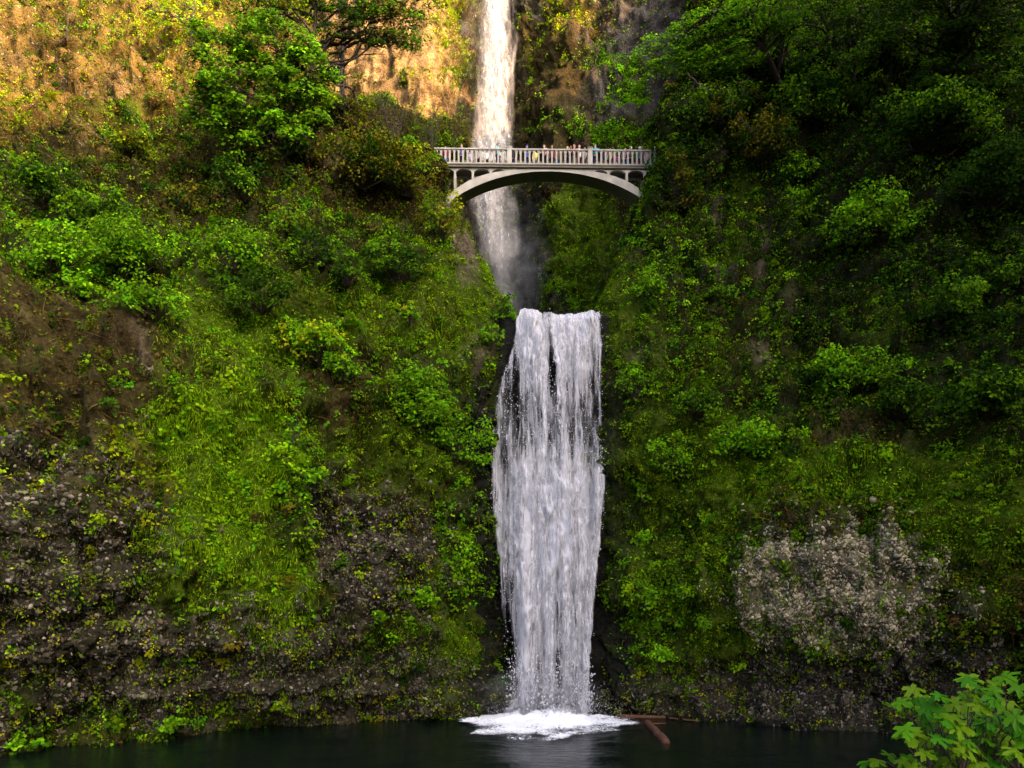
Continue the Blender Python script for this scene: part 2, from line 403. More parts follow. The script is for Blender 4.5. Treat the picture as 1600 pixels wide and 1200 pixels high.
ZL = [('dry', 100, 90, 330, 135, 2.6), ('yleaf', 250, 35, 110, 45, 1.8), ('yleaf', 30, 150, 60, 30, 1.6), ('olive', 95, 45, 60, 30, 1.6), ('yleaf', 280, 110, 40, 60, 1.4),
      ('rock', 160, 150, 50, 30, 1.4), ('rock', 15, 90, 30, 30, 1.2), ('dry', 430, 120, 120, 90, 2.0),
      ('olive', 300, 270, 540, 105, 1.7), ('dirt', 560, 230, 90, 40, 1.2), ('dirt', 110, 210, 90, 30, 1.2),
      ('leafy', 250, 400, 400, 80, 1.5), ('leafy', 90, 320, 150, 60, 1.0), ('bleaf', 90, 405, 120, 40, 1.0), ('olive', 570, 330, 120, 60, 1.2), ('leafy', 520, 420, 200, 80, 1.0),
      ('moss', 450, 500, 240, 70, 1.1), ('moss', 690, 480, 90, 90, 1.0), ('yleaf', 690, 350, 50, 50, 0.7),
      ('dirt', 110, 510, 140, 80, 1.7), ('dirt', 640, 515, 90, 34, 1.0), ('dirt', 480, 470, 60, 24, .9), ('dirt', 330, 430, 60, 20, .8), ('dirt', 600, 770, 70, 40, 1.0), ('dirt', 120, 610, 200, 80, 1.5), ('dirt', 545, 630, 55, 90, 1.7), ('dirt', 515, 600, 60, 40, 1.2), ('dirt', 300, 600, 50, 40, 1.3),
      ('cong', 90, 850, 240, 170, 2.0), ('cong', 180, 1030, 380, 130, 2.2), ('cong', 590, 870, 110, 130, 2.4), ('cong', 480, 1060, 290, 85, 2.2), ('cong', 530, 800, 60, 70, 1.5),
      ('yleaf', 180, 760, 120, 90, 1.0),
      ('grass', 350, 690, 115, 165, 2.8), ('grass', 330, 850, 100, 90, 2.0), ('grass', 430, 940, 55, 110, 2.0), ('moss', 280, 920, 90, 60, 1.2), ('grass', 620, 530, 130, 60, 1.2),
      ('leafy', 600, 610, 120, 60, 1.4), ('bleaf', 650, 600, 80, 50, 1.0), ('moss', 610, 720, 110, 90, 1.9), ('bleaf', 455, 760, 40, 60, 1.0),
      ('bleaf', 712, 860, 45, 140, 1.6), ('moss', 690, 1000, 60, 80, 1.2), ('wet', 775, 900, 52, 340, 3.0), ('wet', 755, 620, 35, 60, 2.0),
      ('rock', 530, 285, 28, 38, 2.0), ('rock', 725, 400, 26, 60, 2.0), ('rock', 745, 555, 26, 28, 1.8), ('rock', 700, 310, 30, 30, 1.6), ('rock', 225, 580, 14, 30, 1.8)]
# right buttress
ysR = [-130, -60, 0, 100, 200, 300, 400, 500, 600, 700, 800, 900, 1000, 1080, None, None]
eR = [1130, 1120, 1100, 1090, 1066, 1020, 972, 952, 950, 957, 958, 960, 964, 968, 970, 970]
YeR = [66, 62, 58, 55, 51, 49.2, 46, 42.5, 40, 39, 38.5, 38, 38, 37.8, 37.6, 37.6]
RIGHT = [
    col_(0, [y + 18 for y in YeR], ysR, [x + 30 for x in eR]),
    col_(0, [y + 3.5 for y in YeR], ysR, [x + 1 for x in eR]),
    col_(0, YeR, ysR, eR),
    col_(0, [64, 60, 56, 51, 46.8, 46, 44, 41, 38.5, 37.5, 37, 36.3, 36.3, 36.8, 37, 37], ysR, [1165, 1155, 1135, 1110, 1070, 1050, 1010, 1002, 1000, 1004, 1006, 1008, 1010, 1010, 1010, 1010]),
    col_(0, [62, 58, 54, 51, 48.5, 46, 43, 40, 37, 35.5, 35, 34.2, 34.5, 35.4, 34.8, 34.8], ysR, [1225, 1215, 1200, 1190, 1170, 1140, 1115, 1102] + [1100] * 8),
    col_(0, [60, 56, 52, 49, 46.5, 44.5, 42.5, 39.5, 36.5, 33, 32, 31.5, 32.0, 33.4, 32.0, 32.0], ysR, [1320, 1310, 1300, 1290, 1275, 1260] + [1250] * 10),
    col_(1400, [58, 54, 50, 47, 44.5, 42.5, 40.5, 38, 35, 31.5, 30.2, 29.7, 30.8, 32.6, 30.6, 30.6]),
    col_(1600, [56, 52, 48, 45, 42, 40, 38, 35.5, 32.5, 29.5, 28.6, 28.6, 29.3, 30.6, 29, 29]),
    col_(1950, [52, 48, 44, 41, 38, 36, 34, 32, 29.5, 27.5, 27, 27, 27.5, 28.5, 29, 29]),
    col_(2500, [44, 41, 38, 35, 32, 30, 28, 26, 25, 24, 24, 24, 24, 24.5, 25, 25]),
]
ZR = [('moss', 1050, 800, 120, 240, 1.9), ('leafy', 1010, 600, 85, 90, 1.5), ('bleaf', 1005, 940, 60, 110, 1.2), ('leafy', 1060, 900, 90, 120, 1.3), ('moss', 1120, 960, 80, 90, 1.0), ('bleaf', 1090, 660, 60, 50, 1.0),
      ('pale', 1290, 935, 150, 100, 1.9), ('pale', 1390, 905, 110, 100, 1.2), ('pale', 1280, 880, 180, 110, .7), ('cong', 1200, 1075, 260, 55, 2.8), ('cong', 1450, 1050, 240, 75, 2.4), ('cong', 1300, 1110, 300, 40, 2.5),
      ('grass', 1250, 740, 170, 75, 1.6), ('moss', 1530, 790, 140, 130, 1.8), ('bleaf', 1180, 690, 70, 30, 1.4), ('olive', 1290, 800, 130, 50, 1.2), ('dirt', 1330, 670, 110, 22, 1.5),
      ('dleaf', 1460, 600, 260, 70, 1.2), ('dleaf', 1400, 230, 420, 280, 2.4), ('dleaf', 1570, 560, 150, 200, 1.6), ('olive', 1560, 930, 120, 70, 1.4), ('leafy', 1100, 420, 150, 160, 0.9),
      ('moss', 1145, 310, 14, 70, 2.2), ('moss', 1175, 300, 14, 60, 1.8), ('moss', 1240, 330, 20, 30, 1.8), ('moss', 1145, 390, 16, 28, 2.0), ('moss', 1230, 430, 14, 30, 1.6), ('moss', 985, 520, 40, 70, 1.5), ('moss', 960, 450, 30, 60, 1.5),
      ('rock', 1115, 350, 12, 26, 2.2), ('rock', 1190, 345, 20, 12, 2.2), ('rock', 1195, 380, 8, 14, 2.2), ('rock', 1113, 275, 10, 18, 2.0), ('rock', 1125, 430, 30, 22, 1.9), ('rock', 1190, 545, 26, 26, 2.2), ('rock', 1187, 430, 10, 22, 2.0),
      ('rock', 1000, 560, 22, 22, 1.6), ('rock', 1235, 460, 8, 26, 1.8), ('rock', 1000, 1000, 10, 10, 1), ('dirt', 1230, 260, 60, 30, 1.0), ('dirt', 1130, 520, 60, 60, 0.9),
      ('wet', 968, 880, 28, 330, 3.0), ('wet', 1180, 1135, 300, 20, 2.5)]
# amphitheatre wall behind the bridge
ysB = [-500, -250, -100, 0, 100, 200, 300, 400, 500, 640]
def colB(x, Y): return [(x, ysB[i], Y[i]) for i in range(len(Y))]
BACK = [
    colB(180, [94, 92, 90, 88, 86, 85, 84, 83, 82, 81]), colB(330, [92, 88, 86, 84, 82, 81, 80, 79, 78, 77]), colB(450, [88, 86, 84, 82, 80.5, 79.5, 78.5, 77.5, 76, 75]), colB(560, [84, 82, 80, 79, 78, 77, 76, 75, 74, 73]),
    colB(640, [83, 81, 79, 78, 77, 76, 75, 74, 73, 72]), colB(700, [84, 82, 80, 79, 78, 76, 74, 72, 71, 70]), colB(745, [87, 85, 83, 82, 81, 76, 72, 70, 69, 68]),
    colB(790, [88, 86, 84, 83, 80, 76, 72, 69.5, 68.5, 67]), colB(835, [86, 84, 82, 81, 78, 73, 70, 68.5, 67, 66]), colB(880, [82, 80, 78, 76, 72, 69, 67, 65, 62, 60]),
    colB(950, [80, 78, 76, 74, 71, 66, 64, 61, 58, 56]), colB(1020, [78, 76, 74, 72, 69, 64, 61, 58, 56, 54]), colB(1100, [76, 74, 72, 70, 67, 63, 60, 57, 55, 53]), colB(1260, [74, 72, 70, 68, 66, 63, 60, 57, 55, 53]),
]
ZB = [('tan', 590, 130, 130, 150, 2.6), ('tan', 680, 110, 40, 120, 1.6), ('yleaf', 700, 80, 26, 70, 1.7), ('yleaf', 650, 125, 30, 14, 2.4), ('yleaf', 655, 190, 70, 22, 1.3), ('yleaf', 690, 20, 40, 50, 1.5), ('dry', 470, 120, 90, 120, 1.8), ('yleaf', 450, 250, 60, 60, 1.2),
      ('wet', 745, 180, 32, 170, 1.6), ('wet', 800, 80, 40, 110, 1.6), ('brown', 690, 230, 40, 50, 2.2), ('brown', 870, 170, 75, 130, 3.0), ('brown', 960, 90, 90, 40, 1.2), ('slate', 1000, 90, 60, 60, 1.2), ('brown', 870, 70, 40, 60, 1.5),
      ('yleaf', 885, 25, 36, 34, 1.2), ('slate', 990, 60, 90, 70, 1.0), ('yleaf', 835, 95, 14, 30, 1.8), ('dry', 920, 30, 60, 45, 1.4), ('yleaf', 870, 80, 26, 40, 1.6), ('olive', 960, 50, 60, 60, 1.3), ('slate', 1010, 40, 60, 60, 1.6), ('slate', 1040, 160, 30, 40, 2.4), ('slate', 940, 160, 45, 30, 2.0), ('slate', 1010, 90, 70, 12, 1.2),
      ('bleaf', 925, 92, 50, 14, 2.2), ('bleaf', 985, 118, 80, 15, 2.4), ('bleaf', 975, 152, 42, 24, 2.8), ('bleaf', 935, 210, 105, 16, 2.8), ('leafy', 1000, 222, 80, 26, 2.0),
      ('moss', 905, 340, 55, 60, 2.4), ('moss', 920, 400, 70, 70, 2.2), ('leafy', 895, 455, 60, 40, 2.0), ('olive', 950, 320, 50, 60, 1.4), ('wet', 810, 400, 46, 110, 2.6), ('slate', 838, 340, 20, 60, 1.4), ('dirt', 870, 300, 60, 30, 1.2)]

S_LEFT = make_sheet('cliff', LEFT, 380, 430, ZL, dict(leafy=.6, moss=.58, olive=.32, dirt=.28), 1.0, 'tall mossy rock buttress and overgrown slope on the left of the waterfall', 10,
                    damp=lambda x, y: 1 - .8 * np.exp(-((x - 765) / 70.0) ** 2) * sstep(230, 280, y) * (1 - sstep(540, 620, y)))
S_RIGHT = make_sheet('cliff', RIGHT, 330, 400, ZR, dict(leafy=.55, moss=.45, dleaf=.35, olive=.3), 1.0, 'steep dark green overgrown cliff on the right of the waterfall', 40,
                     damp=lambda x, y: 1 - .75 * np.exp(-((x - 965) / 60.0) ** 2) * sstep(230, 280, y) * (1 - sstep(640, 720, y)))
def back_relief(px, py, P):
    r = -1.6 * np.exp(-((px - 770) / 30.0) ** 2) * (py < 320)
    r += 1.8 * np.exp(-((px - 868) / 34.0) ** 2 - ((py - 190) / 80.0) ** 2)        # rounded brown shoulder right of the upper fall
    # vertical joint in the sunlit slab
    r -= 1.0 * np.exp(-((px - 607 - 4 * np.sin(py * 0.08)) / 2.6) ** 2) * (py > 60) * (py < 130)
    r += 0.8 * sstep(640, 660, px) * (1 - sstep(700, 720, px)) * sstep(110, 125, py)
    return r
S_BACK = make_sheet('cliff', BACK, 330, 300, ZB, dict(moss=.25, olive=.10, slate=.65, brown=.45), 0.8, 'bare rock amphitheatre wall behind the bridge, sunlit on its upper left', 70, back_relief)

# wet wall directly behind the lower fall
ysF = [478, 484, 492, 520, 560, 620, 700, 780, 860, 940, 1020, 1090, 1118, 1160]
def colF(x, d, xs=None):
    Y = [60, 46, 42.2, 40.9, 40.2, 39.6, 38.8, 38.5, 38.2, 38, 37.9, 37.9, 37.9, 38]
    return [((xs[i] if xs else x), ysF[i] if i > 1 else YH - (17.9 if i == 1 else 17.5) / Y[i] * F, Y[i] + d) for i in range(len(Y))]
FALLW = [colF(660, 4), colF(725, 1.5), colF(770, .4), colF(800, 0), colF(830, -.1), colF(860, .15), colF(890, -.1), colF(920, 0), colF(950, .3), colF(985, 1.2), colF(1050, 4)]
ZF = [('brown', 740, 640, 50, 60, .8), ('moss', 965, 700, 20, 200, 1.0), ('moss', 765, 620, 20, 80, 1.0)]
S_FALL = make_sheet('cliff', FALLW, 120, 200, ZF, dict(wet=1.5), 0.22, 'black wet rock wall behind the lower curtain of falling water', 90)

# west ridge beyond the right edge of the picture: it keeps the evening sun off the gorge floor
def ridge():
    nu, nv = 90, 70
    V = np.zeros((nu, nv, 3))
    for i in range(nu):
        y = 36 - i * 1.6
        for j in range(nv):
            t = j / (nv - 1)
            V[i, j] = (35 + 28 * t ** 1.1 + 6 * max(0, -y / 60), y, -2 + (88 - 16 * float(sstep(24, 34, np.array(y)))) * t)
    P = V.reshape(-1, 3)
    n = fbm(P * 0.07, 4, 500) * 4.0 + fbm(P * 0.4, 4, 510) * 1.6
    P = P + np.stack([-n, 0 * n, 0.35 * n], -1)
    V = P.reshape(nu, nv, 3)
    V[:, -1, 2] += 2.2 * fbm(V[:, -1] * 0.5, 3, 520)
    back = V[:, -1:, :].copy(); back[..., 0] += 60; back[..., 2] += 2
    V = np.concatenate([V, back], 1); nv += 1
    idx = np.arange(nu * nv).reshape(nu, nv)
    q = np.stack([idx[:-1, :-1], idx[1:, :-1], idx[1:, 1:], idx[:-1, 1:]], -1).reshape(-1, 4)
    c = np.array([0.022, 0.034, 0.008]) * np.clip(1 + 0.6 * fbm(V.reshape(-1, 3) * 0.5, 3, 530), .2, 2)[:, None]
    o = obj('hill', np_mesh('hill', V, quads=q, col=c, mats=[M_GROUND], smooth=True, attrs={'wet': np.zeros(nu * nv)}))
    tag(o, 'wooded ridge closing the gorge on the right beyond the picture edge', 'hill', kind='structure')
ridge()

# near bank under the viewer
def bank():
    nu, nv = 80, 40
    X = np.linspace(-40, 46, nu); Y = np.linspace(-30, 13, nv)
    gx, gy = np.meshgrid(X, Y, indexing='ij')
    P = np.stack([gx, gy, 0 * gx], -1)
    z = 2.9 - 4.4 * sstep(4.5, 11.0, gy) + 0.4 * fbm(P * 0.3, 4, 610)
    P[..., 2] = z
    idx = np.arange(nu * nv).reshape(nu, nv)
    q = np.stack([idx[:-1, :-1], idx[1:, :-1], idx[1:, 1:], idx[:-1, 1:]], -1).reshape(-1, 4)
    c = np.array([0.05, 0.04, 0.022]) * np.clip(1 + 0.6 * fbm(P.reshape(-1, 3), 3, 630), .2, 2)[:, None]
    o = obj('ground', np_mesh('ground', P, quads=q, col=c, mats=[M_GROUND], smooth=True, attrs={'wet': np.zeros(nu * nv)}))
    tag(o, 'earth bank at the viewer side of the pool', 'ground', kind='structure')
bank()

# ------------------------------------------------------------------ water surfaces
def sheet_plane(name, x0, x1, y0, y1, z, n, amp, seed, mat, label):
    X = np.linspace(x0, x1, n); Y = np.linspace(y0, y1, n)
    gx, gy = np.meshgrid(X, Y, indexing='ij')
    P = np.stack([gx, gy, 0 * gx], -1)
    P[..., 2] = z + amp * fbm(P * 0.8, 3, seed)
    idx = np.arange(n * n).reshape(n, n)
    q = np.stack([idx[:-1, :-1], idx[1:, :-1], idx[1:, 1:], idx[:-1, 1:]], -1).reshape(-1, 4)
    o = obj(name, np_mesh(name, P, quads=q, mats=[mat], smooth=True))
    tag(o, label, 'pool', kind='structure')
    return o
sheet_plane('pool', -40, 40, 6, 46, 0.0, 160, 0.03, 700, M_POOL, 'dark still plunge pool at the foot of the lower fall')
sheet_plane('pool', -14, 12, 41.6, 76, 22.6, 40, 0.05, 710, M_POOL, 'hidden upper plunge pool behind the lip of the lower fall')

# ------------------------------------------------------------------ leaf, blade, stone and tube builders
def unit(v): return v / (np.linalg.norm(v, axis=-1, keepdims=True) + 1e-9)

def leaves(P, Nn, size, droop=0.35, spread=0.9, wide=0.42, r=rng):
    """diamond leaves at P facing roughly along Nn"""
    n = len(P)
    Nl = unit(Nn + spread * r.normal(size=(n, 3)) * 0.6)
    t = r.normal(size=(n, 3)); t[:, 2] -= droop
    t = unit(t - (t * Nl).sum(1, keepdims=True) * Nl)
    s = np.cross(Nl, t)
    size = np.broadcast_to(np.asarray(size, float), (n,))[:, None]
    fold = 0.12 * size * Nl
    V = np.stack([P, P + size * (0.5 * t + wide * s) + fold, P + size * t - 0.1 * size * np.array([0, 0, 1.0]), P + size * (0.5 * t - wide * s) + fold], 1)
    q = np.arange(n * 4).reshape(n, 4)
    return V.reshape(-1, 3), q

def lcol(n, pal, var=0.35, r=rng, per=1):
    pal = np.array(PAL[pal]) if isinstance(pal, str) else np.array(pal)
    m = (n + per - 1) // per
    c = pal[r.integers(0, len(pal), m)] * (1 + var * r.uniform(-1, 1, m))[:, None]
    c = np.repeat(c, per, 0)[:n] * (1 + 0.18 * r.uniform(-1, 1, n))[:, None]
    return c

def tube(path, rad, sides=6):
    path = np.asarray(path, float); rad = np.asarray(rad, float); n = len(path)
    T = unit(np.gradient(path, axis=0))
    ref = np.array([0.3, 0.9, 0.1]); A = unit(np.cross(T, ref)); B = np.cross(T, A)
    a = np.arange(sides) * 2 * math.pi / sides
    V = path[:, None, :] + rad[:, None, None] * (np.cos(a)[None, :, None] * A[:, None, :] + np.sin(a)[None, :, None] * B[:, None, :])
    idx = np.arange(n * sides).reshape(n, sides)
    q = np.stack([idx[:-1], np.roll(idx[:-1], -1, 1), np.roll(idx[1:], -1, 1), idx[1:]], -1).reshape(-1, 4)
    V = np.concatenate([V.reshape(-1, 3), path[-1:], path[:1]])
    e, s0 = n * sides, n * sides + 1
    tr = [(idx[-1, k], idx[-1, (k + 1) % sides], e) for k in range(sides)] + [(idx[0, (k + 1) % sides], idx[0, k], s0) for k in range(sides)]
    return V, q, np.array(tr)

class Acc:
    def __init__(s): s.V, s.Q, s.T, s.C, s.n = [], [], [], [], 0
    def add(s, V, q=None, t=None, c=None):
        s.V.append(V)
        if q is not None and len(q): s.Q.append(np.asarray(q) + s.n)
        if t is not None and len(t): s.T.append(np.asarray(t) + s.n)
        if c is not None: s.C.append(np.broadcast_to(c, (len(V), 3)))
        s.n += len(V)
    def mesh(s, name, mat, smooth=False):
        return np_mesh(name, np.concatenate(s.V), np.concatenate(s.Q) if s.Q else None, np.concatenate(s.T) if s.T else None,
                       np.concatenate(s.C) if s.C else None, [mat], smooth)

def wander(a, b, n=7, amp=0.1, sag=0.0, r=rng):
    t = np.linspace(0, 1, n)[:, None]
    p = np.asarray(a) * (1 - t) + np.asarray(b) * t
    L = np.linalg.norm(np.asarray(b) - np.asarray(a))
    p = p + np.sin(np.pi * t) * 0.5 * amp * L * r.normal(size=(1, 3)) + amp * 0.35 * L * r.normal(size=(n, 3)) * np.sin(np.pi * t)
    p[:, 2] += sag * L * np.sin(np.pi * t[:, 0])
    return p

# ------------------------------------------------------------------ ground cover scattered over the sheets ("stuff")
def sample(s, dens, r, vis=True):
    """random points on sheet s with the given density per m2 (per vertex array)"""
    d = dens[:-1, :-1] * s.area
    if vis:
        inside = (s.ppx[:-1, :-1] > -160) & (s.ppx[:-1, :-1] < 1760) & (s.ppy[:-1, :-1] > -160) & (s.ppy[:-1, :-1] < 1230)
        d = d * inside
    k = r.poisson(np.minimum(d, 50))
    iu, iv = np.nonzero(k)
    rep = k[iu, iv]; iu = np.repeat(iu, rep); iv = np.repeat(iv, rep)
    a = r.uniform(size=(len(iu), 1)); b = r.uniform(size=(len(iu), 1))
    p = s.P[iu, iv] * (1 - a) * (1 - b) + s.P[iu + 1, iv] * a * (1 - b) + s.P[iu, iv + 1] * (1 - a) * b + s.P[iu + 1, iv + 1] * a * b
    return p, s.N[iu, iv], iu, iv

ICO = np.array([(0, 0, 1), (.894, 0, .447), (.276, .851, .447), (-.724, .526, .447), (-.724, -.526, .447), (.276, -.851, .447),
                (.724, .526, -.447), (-.276, .851, -.447), (-.894, 0, -.447), (-.276, -.851, -.447), (.724, -.526, -.447), (0, 0, -1)])
ICOT = np.array([(0, 1, 2), (0, 2, 3), (0, 3, 4), (0, 4, 5), (0, 5, 1), (1, 6, 2), (2, 7, 3), (3, 8, 4), (4, 9, 5), (5, 10, 1),
                 (6, 7, 2), (7, 8, 3), (8, 9, 4), (9, 10, 5), (10, 6, 1), (11, 7, 6), (11, 8, 7), (11, 9, 8), (11, 10, 9), (11, 6, 10)])

def cover(s, where, seed, mul=1.0, leaf=1.0, bush=1.0):
    r = np.random.default_rng(seed)
    P0 = s.P
    patch = np.clip(0.95 + 1.1 * fbm(P0 * 0.9, 3, seed + 3), 0.05, 2.2)         # plants grow in clumps
    hi = np.clip(0.6 + 1.3 * fbm(P0 * 2.2, 2, seed + 5), 0.0, 2.2)
    # leaf clusters
    A = Acc()
    for i, k in enumerate(KN):
        g, ld, lp, gd, gp, sd, td, bd = KIND[k]
        if s.wt[i].max() < 0.05: continue
        clump = patch if k not in ('cong', 'dirt') else hi * patch * 1.4
        p, n, iu, iv = sample(s, 1.4 * ld * s.wt[i] * clump * mul, r)
        if len(p):
            m = r.integers(5, 11, len(p))
            rad = r.uniform(0.08, 0.25, len(p)) * (0.75 if k in ('cong', 'moss', 'pale') else 1.15) * leaf
            q = np.repeat(p, m, 0); qn = np.repeat(n, m, 0); qr = np.repeat(rad, m)[:, None]
            up = np.array([0, 0, 0.55])
            q = q + qr * (unit(r.normal(size=q.shape)) * r.uniform(0.2, 1, (len(q), 1)) ** 0.5) + qn * qr * r.uniform(0.2, 1.1, (len(q), 1))
            V, f = leaves(q, unit(qn * 0.7 + up), (np.repeat(rad, m) * r.uniform(0.45, 0.85, len(q))), 0.3, 0.9, 0.42, r)
            alt = {'green': ['green', 'green', 'bright', 'dark', 'moss'], 'dark': ['dark', 'dark', 'green'], 'bright': ['bright', 'green', 'bright'], 'olive': ['olive', 'brown', 'dark', 'moss'],
                   'yellow': ['yellow', 'moss', 'grass', 'yellow'], 'moss': ['moss', 'green', 'grass'], 'grass': ['grass', 'bright']}.get(lp, [lp])
            ci = r.integers(0, len(alt), len(p))
            C = np.zeros((len(p), 3))
            for j, a in enumerate(alt):
                mm = ci == j; C[mm] = lcol(int(mm.sum()), a, 0.3, r)
            C = np.repeat(C, m, 0) * (1 + 0.25 * r.uniform(-1, 1, (len(q), 1)))
            A.add(V, f, None, np.repeat(C, 4, 0))
    # low bushy tufts standing out from the face
    for i, k in enumerate(KN):
        bd, lp = KIND[k][7], KIND[k][2]
        if s.wt[i].max() < 0.05 or bd == 0: continue
        p, n, iu, iv = sample(s, bd * bush * s.wt[i] * np.clip(patch * 1.2, 0.1, 2.4) * mul, r)
        if not len(p): continue
        R = r.uniform(0.22, 0.62, len(p)) * np.where(r.uniform(size=len(p)) < .12, 1.5, 1.0) * leaf
        m = np.clip((R / 0.11) ** 2 * 3.2, 14, 110).astype(int)
        idb = np.repeat(np.arange(len(p)), m)
        d = unit(r.normal(size=(len(idb), 3)) + n[idb] * 0.9 + np.array([0, 0, 0.35]))
        lob = 0.72 + 0.5 * vnoise(d * 2.6 + idb[:, None] * 3.1, 5)
        q = p[idb] + d * (R[idb] * lob * r.uniform(0.35, 1.0, len(idb)) ** 0.5)[:, None] * np.array([1.15, 1.0, 0.85])
        V, f = leaves(q, unit(d * 0.8 + np.array([0, -0.45, 0.55])), np.repeat(r.uniform(.10, .17, len(p)), m) * r.uniform(.7, 1.25, len(idb)) * (leaf ** .5), 0.45, 0.7, 0.42, r)
        alt = {'green': ['green', 'green', 'bright', 'dark', 'moss', 'bright'], 'dark': ['dark', 'dark', 'green'], 'bright': ['bright', 'green', 'bright'], 'olive': ['olive', 'brown', 'brown', 'dark', 'dark'],
               'yellow': ['yellow', 'moss', 'grass', 'yellow'], 'moss': ['moss', 'green', 'grass'], 'grass': ['grass', 'bright']}.get(lp, [lp])
        ci = r.integers(0, len(alt), len(p)); C = np.zeros((len(p), 3))
        for j, a in enumerate(alt):
            mm = ci == j; C[mm] = lcol(int(mm.sum()), a, 0.3, r)
        A.add(V, f, None, np.repeat(C[idb] * (1 + .22 * r.uniform(-1, 1, (len(idb), 1))), 4, 0))
    o = obj('ground_cover', A.mesh('ground_cover', M_LEAF))
    tag(o, 'small leafy ground cover plants and ivy spread over ' + where, 'ground cover', kind='stuff')
    # grass, moss fronds, hanging blades, bare twigs
    A = Acc()
    for i, k in enumerate(KN):
        g, ld, lp, gd, gp, sd, td, bd = KIND[k]
        if s.wt[i].max() < 0.05: continue
        for dens, pal, lo, hi_, wd, hang in ((gd, gp, 0.10, 0.34, 0.016, 1.0), (td, 'brown', 0.5, 1.3, 0.014, 0.2)):
            p, n, iu, iv = sample(s, dens * s.wt[i] * np.clip(patch, 0.25, 2) * mul, r)
            if not len(p): continue
            long = 0.95 if k == 'grass' else (0.7 if k in ('moss',) else 1.0)
            L = (r.uniform(lo, hi_, len(p)) * long)[:, None]
            d = unit(n * r.uniform(0.15, 0.7, (len(p), 1)) + np.array([0, 0, -1.0]) * hang * r.uniform(0.4, 1.6, (len(p), 1)) + 0.36 * r.normal(size=p.shape))
            sd_ = unit(np.cross(d, n + 0.3 * r.normal(size=p.shape))) * wd * (L / 0.4) ** 0.5
            b = p - n * 0.03
            mid = b + d * L * 0.55 + n * 0.05 * L
            tip = b + d * L + np.array([0, 0, -0.25]) * L * hang
            V = np.stack([b - sd_, b + sd_, mid + sd_ * 0.8, mid - sd_ * 0.8, tip], 1)
            ix = np.arange(len(p))[:, None] * 5
            A.add(V.reshape(-1, 3), ix + np.array([[0, 1, 2, 3]]), ix + np.array([[3, 2, 4]]), np.repeat(lcol(len(p), pal, 0.35, r), 5, 0))
    o = obj('grass', A.mesh('grass', M_LEAF))
    tag(o, 'hanging grass, moss fronds and bare twigs covering ' + where, 'grass', kind='stuff')
    # angular stones set in the rock
    A = Acc()
    for i, k in enumerate(KN):
        sd = KIND[k][5]
        if s.wt[i].max() < 0.05 or sd == 0: continue
        p, n, iu, iv = sample(s, sd * s.wt[i] * np.clip(0.9 + 0.8 * fbm(P0 * 0.8, 3, seed + 9), 0.1, 2), r)
        if not len(p): continue
        sz = r.uniform(0.028, 0.092, (len(p), 1, 1)) * np.where(r.uniform(size=(len(p), 1, 1)) < 0.05, 1.5, 1.0)
        V = ICO[None] * (1 + 0.3 * r.uniform(-1, 1, (len(p), 12, 1))) * r.uniform(0.6, 1.4, (len(p), 1, 3))
        th = r.uniform(0, 6.28, len(p)); c_, s_ = np.cos(th)[:, None], np.sin(th)[:, None]
        V = np.stack([V[..., 0] * c_ - V[..., 1] * s_, V[..., 1], V[..., 0] * s_ + V[..., 2] * c_], -1)
        V = V * sz + p[:, None, :] - n[:, None, :] * sz * 0.1
        base = np.array([(0.056, 0.049, 0.036), (0.10, 0.088, 0.066), (0.028, 0.025, 0.019), (0.22, 0.19, 0.14), (0.085, 0.062, 0.034)]) if k != 'pale' else \
            np.array([(0.36, 0.30, 0.19), (0.25, 0.21, 0.13), (0.44, 0.375, 0.25), (0.15, 0.135, 0.075), (0.08, 0.075, 0.03)])
        pr = [.34, .24, .19, .11, .12] if k != 'pale' else [.3, .25, .2, .15, .1]
        C = base[r.choice(5, len(p), p=pr)] * r.uniform(0.7, 1.25, (len(p), 1))
        A.add(V.reshape(-1, 3), None, (np.arange(len(p))[:, None, None] * 12 + ICOT[None]).reshape(-1, 3), np.repeat(C, 12, 0))
    if A.n:
        o = obj('rubble', A.mesh('rubble', M_STONE))
        tag(o, 'angular broken stones set in the rock of ' + where, 'stones', kind='stuff')

cover(S_LEFT, 'the left cliff and slope', 1001)
cover(S_RIGHT, 'the right cliff', 1002)
cover(S_BACK, 'the amphitheatre wall behind the bridge', 1003, 0.9, 1.25, 0.35)

def find(s, px, py):
    d = (s.ppx - px) ** 2 + (s.ppy - py) ** 2
    d = d + 1e6 * (s.ppx < -300)
    c = np.argsort(d.ravel())[:12]
    Yv = s.P[..., 1].ravel()[c]
    k = c[np.argmin(Yv)]
    i, j = np.unravel_index(k, s.ppx.shape)
    return s.P[i, j].copy(), s.N[i, j].copy()

